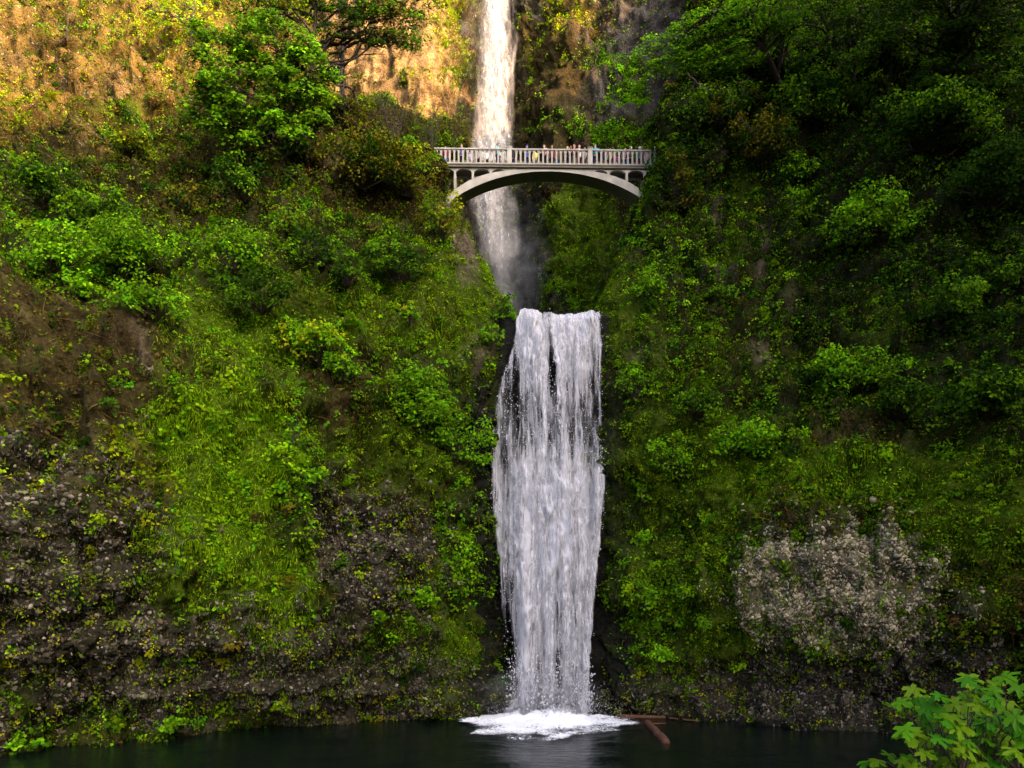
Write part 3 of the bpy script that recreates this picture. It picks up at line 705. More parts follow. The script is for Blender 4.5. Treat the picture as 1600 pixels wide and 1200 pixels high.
# ------------------------------------------------------------------ individual shrubs, ferns and trees
def shrub(px, py, rpx, kind, label, s=S_LEFT, ry=None, pal=('green', 'green', 'dark'), leaf=0.17, seed=None, dens=1.0, name='shrub', group=None, lift=0.3, lean=0.0):
    r = np.random.default_rng(int(px * 7 + py * 13) if seed is None else seed)
    ry = ry or rpx
    b, n = find(s, px, py + ry * 0.7)
    Y = b[1]; R = rpx / F * Y; RZ = ry / F * Y
    o = empty(name, b); tag(o, label, kind, group or 'shrubs growing on the cliffs')
    A = Acc(); ST = Acc()
    nl = int(np.clip(16 + 14 * R, 12, 46))
    c0 = np.array([lean * R, 0, 0]) + np.array([n[0], n[1], 0]) * R * 0.30 + np.array([0, 0, RZ * 0.55])
    for k in range(nl):
        d = unit(r.normal(size=3)); d[2] = d[2] * 0.85 + 0.12; d[1] = -abs(d[1]) if r.uniform() < 0.75 else d[1]
        c = c0 + d * np.array([R * 1.1, R * 0.8, RZ]) * r.uniform(0.3, 1.15)
        lr = R * r.uniform(0.16, 0.42) * (0.8 + 0.4 * r.uniform())
        m = int(dens * np.clip(3.2 * (lr / leaf) ** 2 * 1.5, 14, 170))
        q = unit(r.normal(size=(m, 3))) * r.uniform(0.35, 1, (m, 1)) ** 0.6
        q[:, 2] = q[:, 2] * 0.55 + 0.15
        nn = unit(q * 0.8 + np.array([0, -0.55, 0.6]))
        V, f = leaves(c + q * lr, nn, leaf * r.uniform(0.6, 1.25, m), 0.45, 0.7, 0.42, r)
        C = lcol(m, pal[k % len(pal)], 0.3, r) * r.uniform(0.75, 1.25)
        A.add(V, f, None, np.repeat(C, 4, 0))
        p = wander(np.array([0.05 * r.normal(), 0.05 * r.normal(), -0.15]), c, 6, 0.12, 0.05, r)
        V, f, t = tube(p, np.linspace(0.028, 0.007, 6) * (0.6 + R * 0.4), 5); ST.add(V, f, t)
    obj('foliage', A.mesh('foliage', M_LEAF), o)
    obj('stem', ST.mesh('stem', M_BARK), o)
    return o

def fern(px, py, rpx, label, s=S_RIGHT, pal='green', seed=None, n=16):
    r = np.random.default_rng(int(px * 3 + py) if seed is None else seed)
    b, nn = find(s, px, py)
    L = rpx / F * b[1]
    o = empty('fern', b); tag(o, label, 'fern', 'ferns on the cliffs')
    A = Acc(); ST = Acc()
    for k in range(n):
        a = 2 * math.pi * k / n + r.uniform(-.2, .2)
        d = np.array([math.cos(a), math.sin(a), 0]) + np.array([nn[0], nn[1], 0]) * 0.7
        t = np.linspace(0, 1, 14)
        el = r.uniform(0.35, 0.9)
        p = d * (t * L * r.uniform(0.8, 1.1))[:, None] + np.array([0, 0, 1]) * (L * (el * 1.5 * t - 1.25 * t ** 2))[:, None]
        T = unit(np.gradient(p, axis=0)); sd = unit(np.cross(T, np.array([0, 0, 1.0])))
        wd = (0.16 * L * np.sin(np.pi * np.clip(t * 0.9 + 0.12, 0, 1)))
        C = lcol(1, pal, 0.3, r)[0]
        V = [p]; T3 = []
        for sg in (-1, 1):
            tips = p[:-1] + sd[:-1] * sg * wd[:-1, None] + T[:-1] * wd[:-1, None] * 0.6 - np.array([0, 0, 0.15]) * wd[:-1, None]
            o0 = sum(len(x) for x in V); V.append(tips)
            T3 += [(q_, q_ + 1, o0 + q_) for q_ in range(13)]
        V = np.concatenate(V); FR = Acc(); FR.add(V, None, T3, C * r.uniform(0.8, 1.2, (len(V), 1)))
        obj('frond', FR.mesh('frond', M_LEAF), o)
    return o

def tree(name, trunk, crowns, label, pal=('green',), leaf=0.22, rad=0.22, ndisc=26, disc=0.85, per=55, flat=0.28, seed=1, limbs=5, group=None, cat='tree', twig=True, tilt=(0, .4)):
    """trunk: world points from the base up; crowns: (px,py,rx,ry,Y[,ndisc]) ellipsoids filled with flat leaf sprays"""
    r = np.random.default_rng(seed)
    trunk = np.array(trunk); base = trunk[0]
    o = empty(name, base); tag(o, label, cat, group)
    T = trunk - base
    TT = catmull(T, 16) + 0.03 * r.normal(size=(16, 3)) * np.linspace(0, 1, 16)[:, None]
    ST = Acc(); V, f, t = tube(TT, np.linspace(rad, rad * 0.3, 16), 8); ST.add(V, f, t)
    LB = Acc(); A = Acc()
    for c in crowns:
        cx, cy, rx, ry, Y = c[:5]; nd = c[5] if len(c) > 5 else ndisc
        C0 = W(cx, cy, Y) - base; R = np.array([rx / F * Y, min(rx, ry * 1.2) / F * Y, ry / F * Y])
        j = int(np.argmin(np.linalg.norm(TT - C0, axis=1) + (TT[:, 2] > C0[2]) * 1.0))
        j = max(3, j)
        hubs = []
        for k in range(limbs):
            d = unit(r.normal(size=3)); e = C0 + d * R * 0.5
            p = wander(TT[min(15, max(2, j - r.integers(0, 4)))], e, 9, 0.10, 0.06, r); hubs.append(p)
            V, f, t = tube(p, np.linspace(rad * 0.42, rad * 0.12, 9), 6); LB.add(V, f, t)
        for k in range(nd):
            d = unit(r.normal(size=3)); cc = C0 + d * R * r.uniform(0.25, 1.0) ** 0.5
            hp = hubs[int(np.argmin([np.linalg.norm(h[-1] - cc) for h in hubs]))]
            if twig:
                p = wander(hp[r.integers(4, 9)], cc, 6, 0.10, 0.03, r); V, f, t = tube(p, np.linspace(rad * 0.12, rad * 0.03, 6), 4); LB.add(V, f, t)
            dr = disc * r.uniform(0.6, 1.25); m = int(per * r.uniform(0.6, 1.3))
            a = r.uniform(0, 6.283, m); q = np.sqrt(r.uniform(0.02, 1, m)) * dr
            pos = np.stack([np.cos(a) * q, np.sin(a) * q, flat * dr * (r.normal(size=m) * 0.45 - 0.6 * (q / dr) ** 2) + tilt[0] * np.cos(a) * q + tilt[1] * np.sin(a) * q], -1)
            nn = unit(np.stack([0.35 * np.cos(a), 0.30 * np.sin(a) - 0.75, np.full(m, 0.75)], -1))
            V, f = leaves(cc + pos, nn, leaf * r.uniform(0.6, 1.25, m), 0.35, 0.45, 0.45, r)
            C = lcol(m, pal[r.integers(0, len(pal))], 0.3, r) * r.uniform(0.75, 1.2)
            A.add(V, f, None, np.repeat(C, 4, 0))
    obj('trunk', ST.mesh('trunk', M_BARK, True), o)
    obj('limbs', LB.mesh('limbs', M_BARK), o)
    obj('crown', A.mesh('crown', M_LEAF), o)
    return o

def bare_shrub(px, py, h, label, s=None, Y=None, nst=7, spread=0.5, leafn=40, pal=('olive', 'brown'), seed=5, leaf=0.12, side=0.0, mat=None, name='bare_shrub', up=1.0):
    r = np.random.default_rng(seed)
    b = find(s, px, py)[0] if s is not None else W(px, py, Y)
    H = h / F * b[1]
    o = empty(name, b); tag(o, label, 'root' if name == 'dead_root' else 'shrub', 'dead roots hanging on the slope' if name == 'dead_root' else 'bare twiggy shrubs by the bridge')
    ST = Acc(); A = Acc()
    for k in range(nst):
        e = np.array([spread * H * r.normal() * 0.6 + side * H, -0.2 * H * abs(r.normal()), up * H * r.uniform(0.6, 1.0)])
        p = wander(np.zeros(3) - np.array([0, 0, .2]), e, 9, 0.10, 0.05, r)
        V, f, t = tube(p, np.linspace(0.035, 0.010, 9), 5); ST.add(V, f, t)
        for q in range(7):
            j = r.integers(3, 9); e2 = p[j] + 0.32 * H * unit(r.normal(size=3) + np.array([side, 0, 0.5 * up]))
            p2 = wander(p[j], e2, 6, 0.14, 0, r)
            V, f, t = tube(p2, np.linspace(0.014, 0.005, 6), 4); ST.add(V, f, t)
            m = max(1, leafn // (nst * 7) + (r.uniform() < .5))
            pos = p2[r.integers(2, 6, m)] + 0.10 * r.normal(size=(m, 3))
            V, f = leaves(pos, np.tile([0, -.4, .8], (m, 1)), leaf * r.uniform(.6, 1.3, m), .4, .8, .42, r)
            A.add(V, f, None, np.repeat(lcol(m, pal[r.integers(0, len(pal))], .3, r), 4, 0))
    obj('stem', ST.mesh('stem', mat or M_BARK), o)
    if leafn: obj('foliage', A.mesh('foliage', M_LEAF), o)
    return o

B_, G_, D_, Y_ = 'bright', 'green', 'dark', 'yellow'
SH = [
 # px, py, rx, ry, palette, leaf, label
 (372, 400, 44, 40, (B_, G_, G_), .17, 'rounded light green shrub on the left slope directly above a darker shrub'),
 (408, 455, 46, 44, (D_, G_, D_), .18, 'dark green rounded shrub on the left slope above a pale dead root'),
 (512, 388, 42, 34, (D_, G_, D_), .18, 'dark green shrub on the left slope, upper one of a touching pair'),
 (538, 420, 30, 28, (D_, D_, G_), .17, 'small dark green shrub on the left slope, lower one of a touching pair'),
 (630, 408, 46, 40, (D_, G_, D_), .18, 'dark green shrub on the left slope nearest to the upper fall'),
 (505, 540, 52, 38, (B_, B_, Y_), .16, 'bright yellow green bush overhanging a bare brown hollow in the left cliff'),
 (545, 572, 34, 26, (B_, G_), .16, 'small bright green bush on the right shoulder of the brown hollow'),
 (655, 655, 46, 34, (B_, B_, G_), .17, 'bright green bush on the left cliff at the root of the branch reaching the fall'),
 (722, 690, 46, 44, (B_, B_, G_), .17, 'bright leafy branch reaching out to the left edge of the lower fall'),
 (650, 595, 46, 34, (B_, G_, G_), .16, 'fresh green bush left of the lower fall just above the reaching branch'),
 (785, 487, 18, 34, (G_, B_, D_), .17, 'upright green shrub at the left end of the lip of the lower fall'),
 (765, 527, 20, 20, (G_, B_), .16, 'little green shrub clinging just below the left end of the lip'),
 (90, 405, 55, 32, (B_, G_, B_), .19, 'pale green broad leaved bush near the left picture edge above bare earth'),
 (120, 440, 28, 26, (B_, B_), .2, 'small pale green sapling hanging over bare brown earth'),
 (225, 400, 62, 40, (G_, G_, B_), .17, 'wide mid green bush in the middle of the left slope'),
 (250, 470, 50, 30, (G_, B_), .16, 'low green bush above the brown left rock face'),
 (380, 290, 46, 38, (D_, G_), .19, 'dark green bush below the big sunlit edge tree on the left'),
 (285, 300, 38, 30, (D_, 'olive'), .18, 'dull dark bush in the shade of the left slope'),
 (62, 300, 56, 36, (G_, D_), .19, 'mid green bush at the far left edge in the shade below the golden slope'),
 (160, 330, 50, 34, (D_, G_), .19, 'dark leafy bush right of the far left edge bush'),
 (200, 225, 42, 22, (G_, 'olive', Y_), .2, 'dull yellowish bush on the shadow line of the golden slope'),
 (455, 350, 36, 26, ('olive', G_), .18, 'olive brown bush high on the left slope'),
 (560, 260, 58, 40, ('olive', D_, 'olive'), .2, 'brownish olive bush left of the bridge beneath the bare twigs'),
 (640, 280, 46, 44, ('olive', G_, Y_), .18, 'olive yellow bush hugging the left end of the bridge'),
 (690, 345, 34, 40, ('olive', Y_, G_), .15, 'small leaved yellowish bush under the left foot of the arch'),
 (480, 745, 22, 22, (B_, G_), .16, 'small bright green plant beside the strip of hanging grass'),
 (448, 757, 12, 12, (B_,), .15, 'tiny bright green tuft at the right edge of the hanging grass'),
 (462, 660, 14, 44, (B_, G_), .14, 'narrow upright green plant between hanging grass and brown rock'),
 (663, 927, 19, 20, (B_, B_), .2, 'bright green leafy plant alone on the pale stony rock left of the lower fall'),
 (594, 962, 15, 17, (B_, G_), .17, 'smaller green plant on the stony rock lower left of the bright plant'),
 (641, 498, 17, 20, (Y_, B_), .15, 'yellow green tuft high on the mossy left cliff'),
 (265, 1128, 19, 13, (B_, G_), .16, 'bright green tuft low on the dark rock above the pool on the left'),
 (28, 1150, 28, 26, (G_, B_), .17, 'green plant low in the bottom left corner above the water'),
 (435, 1100, 18, 16, (B_, Y_), .15, 'yellow green tuft on the dark undercut rock left of centre'),
]
for px, py, rx, ry, pal, lf, lab in SH:
    shrub(px, py, rx, 'shrub', lab, S_LEFT, ry, pal, lf)
SR = [
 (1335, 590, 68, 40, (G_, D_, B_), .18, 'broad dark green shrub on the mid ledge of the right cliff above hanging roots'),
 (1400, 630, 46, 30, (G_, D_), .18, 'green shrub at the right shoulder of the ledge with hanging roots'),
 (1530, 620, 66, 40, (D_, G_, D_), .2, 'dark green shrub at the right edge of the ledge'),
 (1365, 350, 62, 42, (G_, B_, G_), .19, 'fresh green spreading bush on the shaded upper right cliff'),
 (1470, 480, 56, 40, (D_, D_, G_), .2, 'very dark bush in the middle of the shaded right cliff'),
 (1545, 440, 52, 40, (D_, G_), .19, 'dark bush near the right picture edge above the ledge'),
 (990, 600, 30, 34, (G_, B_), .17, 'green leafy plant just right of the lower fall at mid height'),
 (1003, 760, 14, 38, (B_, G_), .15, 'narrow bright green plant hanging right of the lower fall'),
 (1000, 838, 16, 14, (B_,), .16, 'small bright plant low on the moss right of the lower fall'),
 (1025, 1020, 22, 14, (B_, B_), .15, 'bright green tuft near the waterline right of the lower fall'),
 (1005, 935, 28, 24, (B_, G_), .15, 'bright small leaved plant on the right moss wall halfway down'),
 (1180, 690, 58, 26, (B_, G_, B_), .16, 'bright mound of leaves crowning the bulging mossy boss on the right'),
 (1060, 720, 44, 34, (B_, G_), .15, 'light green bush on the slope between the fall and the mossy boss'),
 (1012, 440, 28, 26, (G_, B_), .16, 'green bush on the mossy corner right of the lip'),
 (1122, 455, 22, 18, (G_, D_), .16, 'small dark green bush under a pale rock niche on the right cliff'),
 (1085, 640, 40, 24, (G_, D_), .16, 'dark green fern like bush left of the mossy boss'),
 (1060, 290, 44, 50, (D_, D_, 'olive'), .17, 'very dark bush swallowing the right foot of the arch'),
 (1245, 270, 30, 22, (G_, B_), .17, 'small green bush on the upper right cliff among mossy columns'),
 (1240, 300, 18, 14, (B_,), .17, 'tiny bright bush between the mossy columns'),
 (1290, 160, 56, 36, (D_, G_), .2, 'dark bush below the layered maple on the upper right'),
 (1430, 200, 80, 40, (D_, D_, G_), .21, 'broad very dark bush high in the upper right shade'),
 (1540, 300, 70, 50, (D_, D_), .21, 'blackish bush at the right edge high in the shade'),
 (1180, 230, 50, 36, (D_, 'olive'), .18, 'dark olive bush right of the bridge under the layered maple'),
 (1120, 180, 44, 34, (D_, 'olive', G_), .18, 'dim feathery bush above the right end of the bridge'),
]
for px, py, rx, ry, pal, lf, lab in SR:
    shrub(px, py, rx, 'shrub', lab, S_RIGHT, ry, pal, lf)
shrub(690, 215, 30, 'shrub', 'sunlit yellow bush on the back wall above the left end of the bridge', S_BACK, 20, (Y_, 'olive'), .2)
fern(1092, 606, 26, 'star shaped green fern on the right cliff above the light green bush', S_RIGHT, 'green')
fern(1440, 850, 22, 'dark green fern perched alone above the pale stony bulge', S_RIGHT, 'green')
fern(90, 150, 16, 'small golden fern on the sunlit upper left slope', S_LEFT, 'yellow')
fern(560, 505, 26, 'light green fern in the dry grass of the left slope', S_LEFT, 'bright')

bare_shrub(612, 225, 90, 'thin bare branched shrub against the sunlit rock left of the bridge', S_LEFT, None, 12, .45, 160, ('olive', 'brown', 'olive'), 21)
bare_shrub(675, 232, 70, 'sparse brown twigs rising beside the left end of the bridge rail', S_LEFT, None, 9, .5, 110, ('olive', 'yellow'), 22)
bare_shrub(702, 236, 46, 'leaning twig with a few leaves reaching over the bridge rail toward the upper fall', S_LEFT, None, 4, .3, 130, ('green', 'olive'), 23, .16, .75)
bare_shrub(722, 352, 36, 'small bare shrub silhouetted against white water under the arch', S_LEFT, None, 8, .6, 50, ('olive', 'brown'), 24, .09, .35)
bare_shrub(330, 478, 34, 'pale bleached dead root hanging on the left slope', S_LEFT, None, 10, .35, 0, ('brown',), 25, .1, -.1, M_DEAD, 'dead_root', -1.1)
bare_shrub(232, 560, 26, 'short grey dead stump root over the brown rock face', S_LEFT, None, 5, .2, 0, ('brown',), 26, .1, .1, M_DEAD, 'dead_root', -1.2)
bare_shrub(492, 190, 34, 'tan dead roots dangling at the shadow edge right of the big leafy tree', S_LEFT, None, 6, .35, 0, ('brown',), 27, .1, -.1, M_DEAD, 'dead_root', -1.0)

def up(px, py, Y, *rest):
    return [W(px, py, Y)] + [W(*q) for q in rest]
gx = lambda px, py, s=S_LEFT: find(s, px, py)[0]
b1 = gx(440, 265)
tree('broadleaf_tree', [b1 - [0, 0, .4], W(448, 200, b1[1] + .3), W(440, 130, b1[1] + .6), W(430, 60, b1[1] + .8)],
     [(345, 90, 62, 46, b1[1] - .6, 44), (430, 70, 70, 42, b1[1] - .4, 48), (480, 110, 46, 44, b1[1] - .5, 36), (385, 140, 90, 44, b1[1] - 1.2, 60), (325, 165, 40, 30, b1[1] - .9, 22), (400, 195, 80, 24, b1[1] - 1, 24), (480, 165, 40, 34, b1[1] - .7, 24), (440, 220, 60, 26, b1[1] - .8, 14)],
     'big fresh green tree in layered sprays in front of the golden slope on the left', (B_, G_, G_, G_, D_), .25, .2, 30, .62, 58, .6, 31, 4, tilt=(0, .2))
b2 = gx(480, 175)
tree('oak_tree', [b2 - [0, 0, .4], W(488, 100, b2[1] - .5), W(492, 30, b2[1] - .8), W(500, -60, b2[1] - 1)],
     [(450, 5, 80, 26, b2[1] - 1, 40), (560, 8, 80, 20, b2[1] - 1, 40), (625, 12, 60, 22, b2[1] - 1, 30), (612, 62, 46, 16, b2[1] - .8, 20), (640, 60, 24, 18, b2[1] - .8, 12), (500, -60, 170, 50, b2[1] - .8, 60), (520, 60, 36, 16, b2[1] - .6, 8), (400, 10, 40, 24, b2[1] - .6, 14), (575, 40, 60, 24, b2[1] - 1, 22), (490, 130, 30, 40, b2[1] - .5, 14)],
     'dark crooked tree whose branches hang into the top of the picture against sunlit rock', (D_, G_, 'olive', D_), .2, .2, 20, .7, 52, .3, 32, 3)
b3 = gx(533, 165)
tree('slender_tree', [b3 - [0, 0, .3], W(536, 70, 51), W(556, 30, 50.5), W(575, -20, 50)],
     [(545, 35, 30, 18, 50.5, 5), (600, 50, 36, 14, 50.5, 6), (585, 0, 40, 20, 50, 8), (520, 90, 22, 14, 51, 4), (535, 128, 34, 26, b3[1] - .5, 12), (545, 160, 46, 18, b3[1] - .5, 12)],
     'slim leaning dark tree with bent trunk against sunlit rock left of the upper fall', ('olive', D_, 'olive'), .18, .2, 8, .6, 30, .3, 33, 3)
b4 = gx(300, 70)
tree('sapling', [b4 - [0, 0, .4], W(300, 40, b4[1] - .3), W(304, 0, b4[1] - .5)], [(300, 10, 50, 34, b4[1] - .5, 18), (250, 20, 44, 24, b4[1] - .5, 10), (335, 40, 30, 22, b4[1] - .5, 8)],
     'sunlit yellow green sapling behind the top left of the big green tree', (Y_, Y_, B_), .24, .16, 16, .9, 34, .35, 34, 4)
b5 = gx(105, 62)
tree('small_tree', [b5 - [0, 0, .4], W(105, 48, b5[1] - .4), W(106, 20, b5[1] - .8)], [(100, 38, 50, 22, b5[1] - .8, 12), (85, 58, 30, 14, b5[1] - .6, 5)],
     'dull olive small tree alone on the golden slope at upper left', ('olive', G_, 'brown'), .22, .14, 12, .8, 34, .35, 35, 4)
R_ = lambda px, py: find(S_RIGHT, px, py)[0]
b6 = R_(1215, 130)
tree('maple_tree', [b6 - [0, 0, .5], W(1195, 80, b6[1] - 1.5), W(1160, 40, b6[1] - 2.2), W(1120, 15, b6[1] - 2.8)],
     [(1050, 75, 52, 22, 47, 20), (1110, 50, 70, 26, 46.5, 30), (1180, 25, 70, 24, 46, 26), (1060, 100, 50, 12, 47, 11), (1140, 90, 60, 16, 46.5, 16), (1240, 40, 50, 20, 46, 14), (1190, -40, 110, 36, 46, 24)],
     'bright green maple with flat layered branches leaning left over the back wall at top right', (B_, B_, G_), .2, .22, 24, 1.0, 70, .16, 36, 5, tilt=(.25, .4))
b7 = R_(1330, 120)
tree('maple_tree', [b7 - [0, 0, .5], W(1330, 50, b7[1] - 1), W(1325, -40, b7[1] - 1.4)],
     [(1300, 40, 80, 36, 44, 28), (1380, 10, 80, 40, 43.5, 28), (1290, -50, 120, 50, 44, 36), (1300, 95, 60, 26, 44, 16), (1300, -150, 190, 80, 40, 80)],  # topmost crown is added out of view to block sky light
     'dark green tree right of the bright layered maple at the top', (D_, G_, D_), .2, .26, 24, 1.0, 60, .25, 37, 5)
b8 = R_(1490, 130)
tree('maple_tree', [b8 - [0, 0, .5], W(1485, 60, b8[1] - 1), W(1480, -40, b8[1] - 1.4)],
     [(1440, 55, 90, 26, 41, 30), (1520, 60, 80, 30, 41, 28), (1480, -10, 130, 40, 41, 40), (1580, 20, 60, 50, 41, 20), (1500, 110, 110, 22, 41, 20), (1500, -150, 260, 110, 36, 110), (1560, -60, 120, 60, 37, 50)],  # last crowns added above the frame, reaching forward to cut sky light
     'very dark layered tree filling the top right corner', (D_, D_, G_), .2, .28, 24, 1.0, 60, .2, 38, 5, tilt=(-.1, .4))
b9 = R_(1185, 215)
tree('leaning_tree', [b9 - [0, 0, .4], W(1140, 170, b9[1] - 1), W(1100, 140, b9[1] - 1.5), W(1075, 115, b9[1] - 1.6)],
     [(1080, 150, 40, 34, 47, 16), (1120, 190, 50, 34, 47, 18), (1060, 200, 38, 40, 47.3, 16), (1150, 130, 50, 26, 47, 14)],
     'dim olive tree with a dark trunk leaning left above the right end of the bridge', ('olive', D_, 'olive', G_), .16, .16, 14, .8, 46, .4, 39, 4)

# ------------------------------------------------------------------ bridge
PPM = F / 48.0
BX = 858.0
ctr = W(BX, 258.5, 48.0)
bridge = empty('footbridge', ctr, math.radians(0.9))
tag(bridge, 'cream concrete arch footbridge with a balustrade spanning the gorge in front of the upper fall', 'bridge')
bx_ = lambda px: (px - BX) / PPM
BW = 1.35
def box(bm, x0, x1, y0, y1, z0, z1):
    vs_ = [bm.verts.new((x, y, z)) for x in (x0, x1) for y in (y0, y1) for z in (z0, z1)]
    for f in ((0, 1, 3, 2), (4, 6, 7, 5), (0, 4, 5, 1), (2, 3, 7, 6), (0, 2, 6, 4), (1, 5, 7, 3)):
        bm.faces.new([vs_[i] for i in f])
def prism(bm, poly, y0, y1):
    a = [bm.verts.new((x, y0, z)) for x, z in poly]; b = [bm.verts.new((x, y1, z)) for x, z in poly]
    n = len(poly)
    bm.faces.new(a); bm.faces.new(b[::-1])
    for i in range(n): bm.faces.new((a[i], b[i], b[(i + 1) % n], a[(i + 1) % n]))
def bm_obj(name, bm, mat, parent, bevel=0.0):
    if bevel:
        bmesh.ops.bevel(bm, geom=bm.edges[:], offset=bevel, segments=1, affect='EDGES')
    bmesh.ops.recalc_face_normals(bm, faces=bm.faces)
    me = bpy.data.meshes.new(name); bm.to_mesh(me); bm.free()
    for m in (mat if isinstance(mat, (list, tuple)) else [mat]): me.materials.append(m)
    o = bpy.data.objects.new(name, me); o.parent = parent; COL.objects.link(o)
    return o
XL, XR = bx_(640), bx_(1075)
zt = lambda x: -0.235 - 0.009 * x * x - 0.00058 * x ** 4
zb = lambda x: -0.39 - 0.0384 * x * x - 0.00012 * x ** 4 - 0.9 * max(0, abs(x) - 6.6) ** 2
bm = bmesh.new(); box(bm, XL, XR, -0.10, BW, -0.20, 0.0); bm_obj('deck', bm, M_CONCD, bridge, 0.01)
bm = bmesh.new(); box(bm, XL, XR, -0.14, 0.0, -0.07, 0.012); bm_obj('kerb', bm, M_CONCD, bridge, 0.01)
# arch ring: front face pale, soffit darker
bm = bmesh.new(); N_ = 60; xs = np.linspace(-8.0, 8.0, N_)
rows = []
for x in xs:
    rows.append([bm.verts.new((x, 0.03, zt(x))), bm.verts.new((x, 0.03, zb(x))), bm.verts.new((x, 1.2, zb(x))), bm.verts.new((x, 1.2, zt(x)))])
for a, b in zip(rows[:-1], rows[1:]):
    for k in range(4):
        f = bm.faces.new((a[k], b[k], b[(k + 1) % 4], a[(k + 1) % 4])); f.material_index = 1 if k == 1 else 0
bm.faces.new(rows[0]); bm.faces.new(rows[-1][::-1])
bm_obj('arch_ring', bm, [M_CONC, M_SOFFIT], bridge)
# spandrels: columns and little arches, both faces
cols = [bx_(p) for p in (682, 711, 739, 767)]; cols += [bx_(p) for p in (951, 980, 1008, 1037)]
zu = -0.20
def spandrel(y0, y1):
    bm = bmesh.new()
    edges = [(cols[0], cols[1]), (cols[1], cols[2]), (cols[2], cols[3]), (cols[3], bx_(792)), (bx_(926), cols[4]), (cols[4], cols[5]), (cols[5], cols[6]), (cols[6], cols[7])]
    for k, (a, b) in enumerate(edges):
        h = 0.42
        pts = []
        n = 12
        for i in range(n + 1):
            t = i / n; x = a + (b - a) * t
            z = zu - 0.05 - h * (1 - math.sqrt(max(0, 1 - (2 * t - 1) ** 2)))
            z = max(z, zt(x) - 0.0) if zt(x) > z else z
            pts.append((x, z))
        for (xa, za), (xb, zb_) in zip(pts[:-1], pts[1:]):
            if za > zu - .004 and zb_ > zu - .004: continue
            prism(bm, [(xa, zu - .001), (xb, zu - .001), (xb, min(zb_, zu - .003)), (xa, min(za, zu - .003))], y0, y1)
    # solid haunch at the crown between the innermost openings
    inner = np.linspace(bx_(792), bx_(926), 14)
    for xa, xb in zip(inner[:-1], inner[1:]):
        if zt(xa) < zu - .01 or zt(xb) < zu - .01:
            prism(bm, [(xa, zu - .001), (xb, zu - .001), (xb, zt(xb) - .01), (xa, zt(xa) - .01)], y0, y1)
    bmesh.ops.remove_doubles(bm, verts=bm.verts, dist=0.0005)
    return bm
bm_obj('spandrel_arches', spandrel(0.06, 0.26), M_CONC, bridge)
bm_obj('spandrel_arches', spandrel(0.95, 1.15), M_CONC, bridge)
for x in cols:
    for y0, y1 in ((0.045, 0.275), (0.935, 1.165)):
        bm = bmesh.new(); z1 = zt(x) - .05 if abs(x) < 7.6 else -2.4
        box(bm, x - 0.085, x + 0.085, y0, y1, z1, zu - .02); bm_obj('column', bm, M_CONC, bridge, 0.008)
for x0, x1 in ((bx_(650), bx_(700)), (bx_(1012), bx_(1062))):
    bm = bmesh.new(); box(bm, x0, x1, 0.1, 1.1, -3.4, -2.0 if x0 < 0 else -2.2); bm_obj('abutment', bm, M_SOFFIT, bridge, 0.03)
# balustrade
pil = [bx_(p) for p in (672, 796, 922, 1048)]
bm = bmesh.new(); box(bm, XL, XR, -0.09, 0.12, 1.02, 1.13); bm_obj('top_rail', bm, M_CONC, bridge, 0.015)
bm = bmesh.new(); box(bm, XL, XR, -0.06, 0.10, 0.014, 0.13); bm_obj('bottom_rail', bm, M_CONC, bridge, 0.01)
for p in pil:
    bm = bmesh.new(); box(bm, p - .165, p + .165, -0.115, 0.16, -0.003, 1.19)
    box(bm, p - .195, p + .195, -0.145, 0.19, 1.188, 1.25); bm_obj('pillar', bm, M_CONC, bridge, 0.006)
bal = None; xs_b = []
for a, b in [(XL + .1, pil[0])] + list(zip(pil[:-1], pil[1:])) + [(pil[3], XR - .1)]:
    n = int(round((b - a - 0.33) / 0.33))
    for i in range(1, n + 1): xs_b.append(a + .165 + (b - a - .33) * i / (n + 1))
for x in xs_b:
    if bal is None:
        bm = bmesh.new(); t = 0.058
        prof = [(-t, .12), (-t, .80)] + [(-t - 0.105 * (1 - math.cos(k / 6 * math.pi / 2)), .80 + .20 * math.sin(k / 6 * math.pi / 2)) for k in range(1, 7)] + [(-.163, 1.03)]
        poly = prof + [(-a_, b_) for a_, b_ in prof[::-1]]
        prism(bm, poly, -0.035, 0.075); bal = bm_obj('baluster', bm, M_CONC, bridge); bal.location = (x, 0, 0)
    else:
        c = bal.copy(); c.parent = bridge; c.location = (x, 0, 0); COL.objects.link(c)
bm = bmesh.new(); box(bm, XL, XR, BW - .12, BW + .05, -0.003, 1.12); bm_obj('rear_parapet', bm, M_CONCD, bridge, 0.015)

# ------------------------------------------------------------------ people on the bridge
SKIN = {'light': (0.55, 0.33, 0.24), 'tan': (0.36, 0.20, 0.12), 'brown': (0.16, 0.08, 0.05)}
_mats = {}
def flat(name, c, rough=0.8):
    if name not in _mats: _mats[name] = mat_simple(name, c, rough, 0.12, 20)
    return _mats[name]

